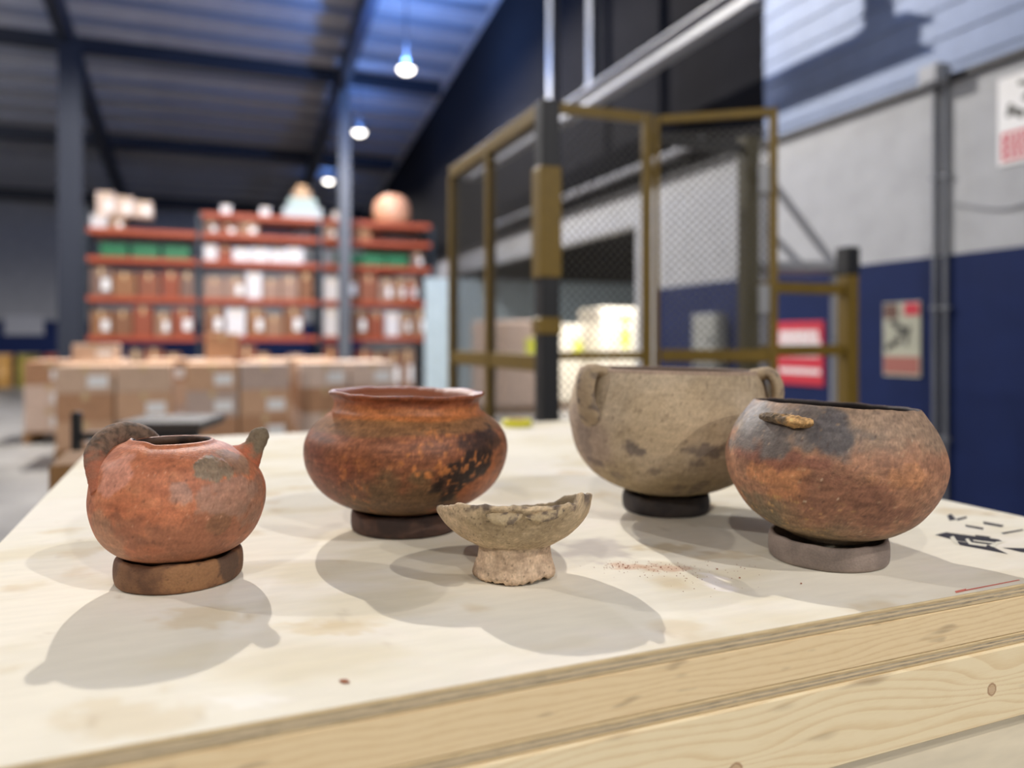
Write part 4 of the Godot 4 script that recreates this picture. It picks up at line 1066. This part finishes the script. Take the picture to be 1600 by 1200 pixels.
# ------------------------------------------------------------------ bright side wing
func build_wing() -> void:
	var w := structure("wall_wing", Vector3.ZERO, BT)
	slab("near_panel", w, Vector3(8.6, 5.4, 0), Vector3(8.8, 16, 3.3), M.grey_wall)
	slab("side_panel", w, Vector3(8.6, 16, 0), Vector3(18.8, 16.2, 3.3), M.grey_wall)
	slab("far_panel", w, Vector3(18.6, 5.4, 0), Vector3(18.8, 16, 3.3), M.dark_siding)
	slab("rear_strip", w, Vector3(18.6, 5.2, 0), Vector3(29.2, 5.4, 2.78), M.grey_wall)
	slab("low_ceiling", w, Vector3(8.6, 5.4, 3.3), Vector3(18.8, 16.2, 3.45), M.dark_siding)
	var p := thing("cold_room_panel", "pale blue insulated partition standing in the bright side bay behind the cage", "partition", B(16.0, 7.1, 0), BT)
	for k in 5:
		put("panel", bx(Vector3(1.15, 2.58, 0.10), 0.006), M.pale, p, Vector3(-2.32 + k * 1.16, 1.30, 0))
	put("bottom_track", bx(Vector3(5.8, 0.05, 0.12), 0.004), M.steel, p, Vector3(0, 0.005 + 0.02, 0.0))
	slab("jamb", w, Vector3(8.34, 5.15, 0), Vector3(8.8, 5.2, 2.78), M.white_wall, 0.004)
	# shop light over the side bay
	var lm := thing("strip_lamp", "long white strip lamp under the low ceiling of the side bay", "lamp", B(11.2, 6.7, 3.16), BT)
	put("tray", bx(Vector3(1.6, 0.05, 0.16), 0.006), M.lamp_body, lm, Vector3(0, 0.06, 0))
	put("lens", bx(Vector3(1.5, 0.03, 0.12), 0.006), M.lamp_lens, lm, Vector3(0, 0.02, 0))
	put("hanging_rod", cyl(0.01, 0.06, 8), M.lamp_body, lm, Vector3(0, 0.112, 0))
	var al := AreaLight3D.new()
	al.name = "lamp_light"
	al.area_size = Vector2(1.5, 0.12)
	al.light_energy = 34.0
	al.light_color = LAMP_TINT
	al.area_range = 30.0
	al.area_attenuation = 2.0
	al.shadow_enabled = true
	al.position.y = -0.01
	al.rotation.x = -PI / 2
	lm.add_child(al)
	# wrapped pallets
	var film := mat(c8(232, 226, 212), 0.4)
	var stick := mat(c8(214, 220, 60), 0.5)
	var amber := mat(c8(240, 160, 60), 0.5)
	var names := ["cream film-wrapped pallet load with yellow sticker, nearest the bright partition's left", "cream film-wrapped pallet load with amber and yellow stickers, middle of the side bay", "beige film-wrapped pallet load with yellow edge sticker, rightmost in the side bay", "dull brown film-wrapped pallet load seen through the left side of the cage"]
	var spots := [[13.2, 5.95, 1.55], [12.7, 6.9, 1.85], [12.6, 8.05, 1.80], [12.6, 4.75, 1.60]]
	for n in 4:
		var s: Array = spots[n]
		var o := thing("wrapped_load", names[n], "pallet load", B(s[0], s[1], 0), BT, "film wrapped loads in the side bay")
		for z in [-0.35, 0.0, 0.35]:
			put("runner", bx(Vector3(0.9, 0.10, 0.09), 0.003), M.pallet, o, Vector3(0, 0.05, z))
		put("load", bx(Vector3(0.92, s[2] - 0.11, 0.92), 0.04), film if n < 3 else M.carton[5], o, Vector3(0, 0.105 + (s[2] - 0.11) / 2, 0))
		put("seam", bx(Vector3(0.03, s[2] - 0.25, 0.012), 0.003), M.carton[3], o, Vector3(-0.2, s[2] / 2 + 0.05, 0.462))
		put("sticker", bx(Vector3(0.16, 0.34, 0.004), 0.0), stick, o, Vector3(0.30 if n != 1 else 0.05, s[2] * 0.70, 0.4625))
		if n == 1: put("sticker", bx(Vector3(0.24, 0.12, 0.004), 0.0), amber, o, Vector3(0.05, s[2] * 0.88, 0.4625))

# ------------------------------------------------------------------ small things near the crate
func build_small_things() -> void:
	var roll := thing("tape_roll", "roll of yellow tape lying near the far end of the crate lid", "tape roll", Vector3(0.018, TOP + 0.0004, -2.69), 0.3)
	put("tape", lathe(PackedVector2Array([Vector2(0.036, 0.0), Vector2(0.050, 0.0), Vector2(0.052, 0.002), Vector2(0.052, 0.022), Vector2(0.050, 0.024), Vector2(0.036, 0.024), Vector2(0.036, 0.0)]), 7, 48, NONE, NONE, false), mat(c8(206, 200, 40), 0.4), roll)
	put("core", lathe(PackedVector2Array([Vector2(0.0335, 0.0), Vector2(0.0358, 0.0), Vector2(0.0358, 0.0238), Vector2(0.0335, 0.0238), Vector2(0.0335, 0.0)]), 5, 40, NONE, NONE, false), M.carton[1], roll)
	var bxm := thing("cardboard_box", "tall plain brown cardboard box on the floor at the crate's far left corner", "box", Vector3(-1.42, 0, -2.75), CT)
	put("body", bx(Vector3(0.36, 0.84, 0.36), 0.006), textured(mat(c8(132, 98, 62), 0.85), M.soft, Vector3(1.4, 1.4, 1.4)), bxm, Vector3(0, 0.42, 0))
	put("tape", bx(Vector3(0.05, 0.20, 0.002), 0.0), M.tape, bxm, Vector3(0.05, 0.735, 0.1812))
	# black cart behind the crate
	var ct := thing("hand_cart", "black metal cart with upright handle bar behind the orange jar", "cart", Vector3(-1.60, 0, -3.35), 0.1)
	put("upright", bx(Vector3(0.035, 0.81, 0.035), 0.004), M.black, ct, Vector3(-0.24, 0.545, 0.1))
	put("upright", bx(Vector3(0.035, 0.72, 0.035), 0.004), M.black, ct, Vector3(0.24, 0.50, 0.1))
	put("top_tray", bx(Vector3(0.36, 0.04, 0.40), 0.006), mat(c8(56, 50, 48), 0.6), ct, Vector3(0.08, 0.88, -0.1))
	put("deck", bx(Vector3(0.56, 0.04, 0.6), 0.006), M.black, ct, Vector3(0.0, 0.14, -0.1))
	bar("tray_arm", Vector3(-0.24, 0.845, 0.09), Vector3(0.24, 0.845, 0.09), 0.03, 0.03, M.black, ct)
	for q in [[-0.22, 0.12], [0.22, 0.12], [-0.22, -0.34], [0.22, -0.34]]:
		put("wheel", cyl(0.06, 0.04, 18), M.black, ct, Vector3(q[0], 0.061, q[1]), Vector3(0, 0, PI / 2))
	# crumbs of clay on the lid
	var flake := PackedVector2Array([Vector2(0.0005, 0.0), Vector2(0.0042, 0.0), Vector2(0.005, 0.0006), Vector2(0.0035, 0.0014), Vector2(0.0005, 0.0016)])
	var fm := lathe(flake, 8, 18, func(p: Vector3, phi: float, y: float, r: float) -> Vector3: return p * Vector3(1.0 + 0.4 * sin(phi * 2.0 + 0.4), 1.0, 0.7), NONE)
	single("clay_flake", "brown clay flake lying on the lid near its front edge", "flake", fm, mat(c8(160, 100, 70), 0.9), Vector3(-0.147, TOP + 0.0005, -0.674))
	var st := SurfaceTool.new()
	st.begin(Mesh.PRIMITIVE_TRIANGLES)
	rng.seed = 99
	for n in 200:
		var c: Vector3 = [Vector3(0.150, 0.022, 1.020), Vector3(0.205, 0.032, 1.010), Vector3(0.235, 0.055, 0.985)][n % 3]
		var p := Vector3(c.x + rng.randfn(0, c.y), 0, -c.z + rng.randfn(0, c.y * 0.5))
		var s := rng.randf_range(0.0002, 0.0007)
		if n < 6: s = 0.0012
		box_into(st, Vector3(s * 1.6, s, s), 0.0, Vector3(p.x, s / 2, p.z))
	var dust := put("clay_crumbs", st.commit(), mat(c8(150, 92, 66), 0.9), self, Vector3(0, TOP + 0.0005, 0))
	tag(dust, "scatter of reddish clay crumbs on the lid between the bowl and the lugged pot", "crumbs")
	dust.set_meta("kind", "stuff")
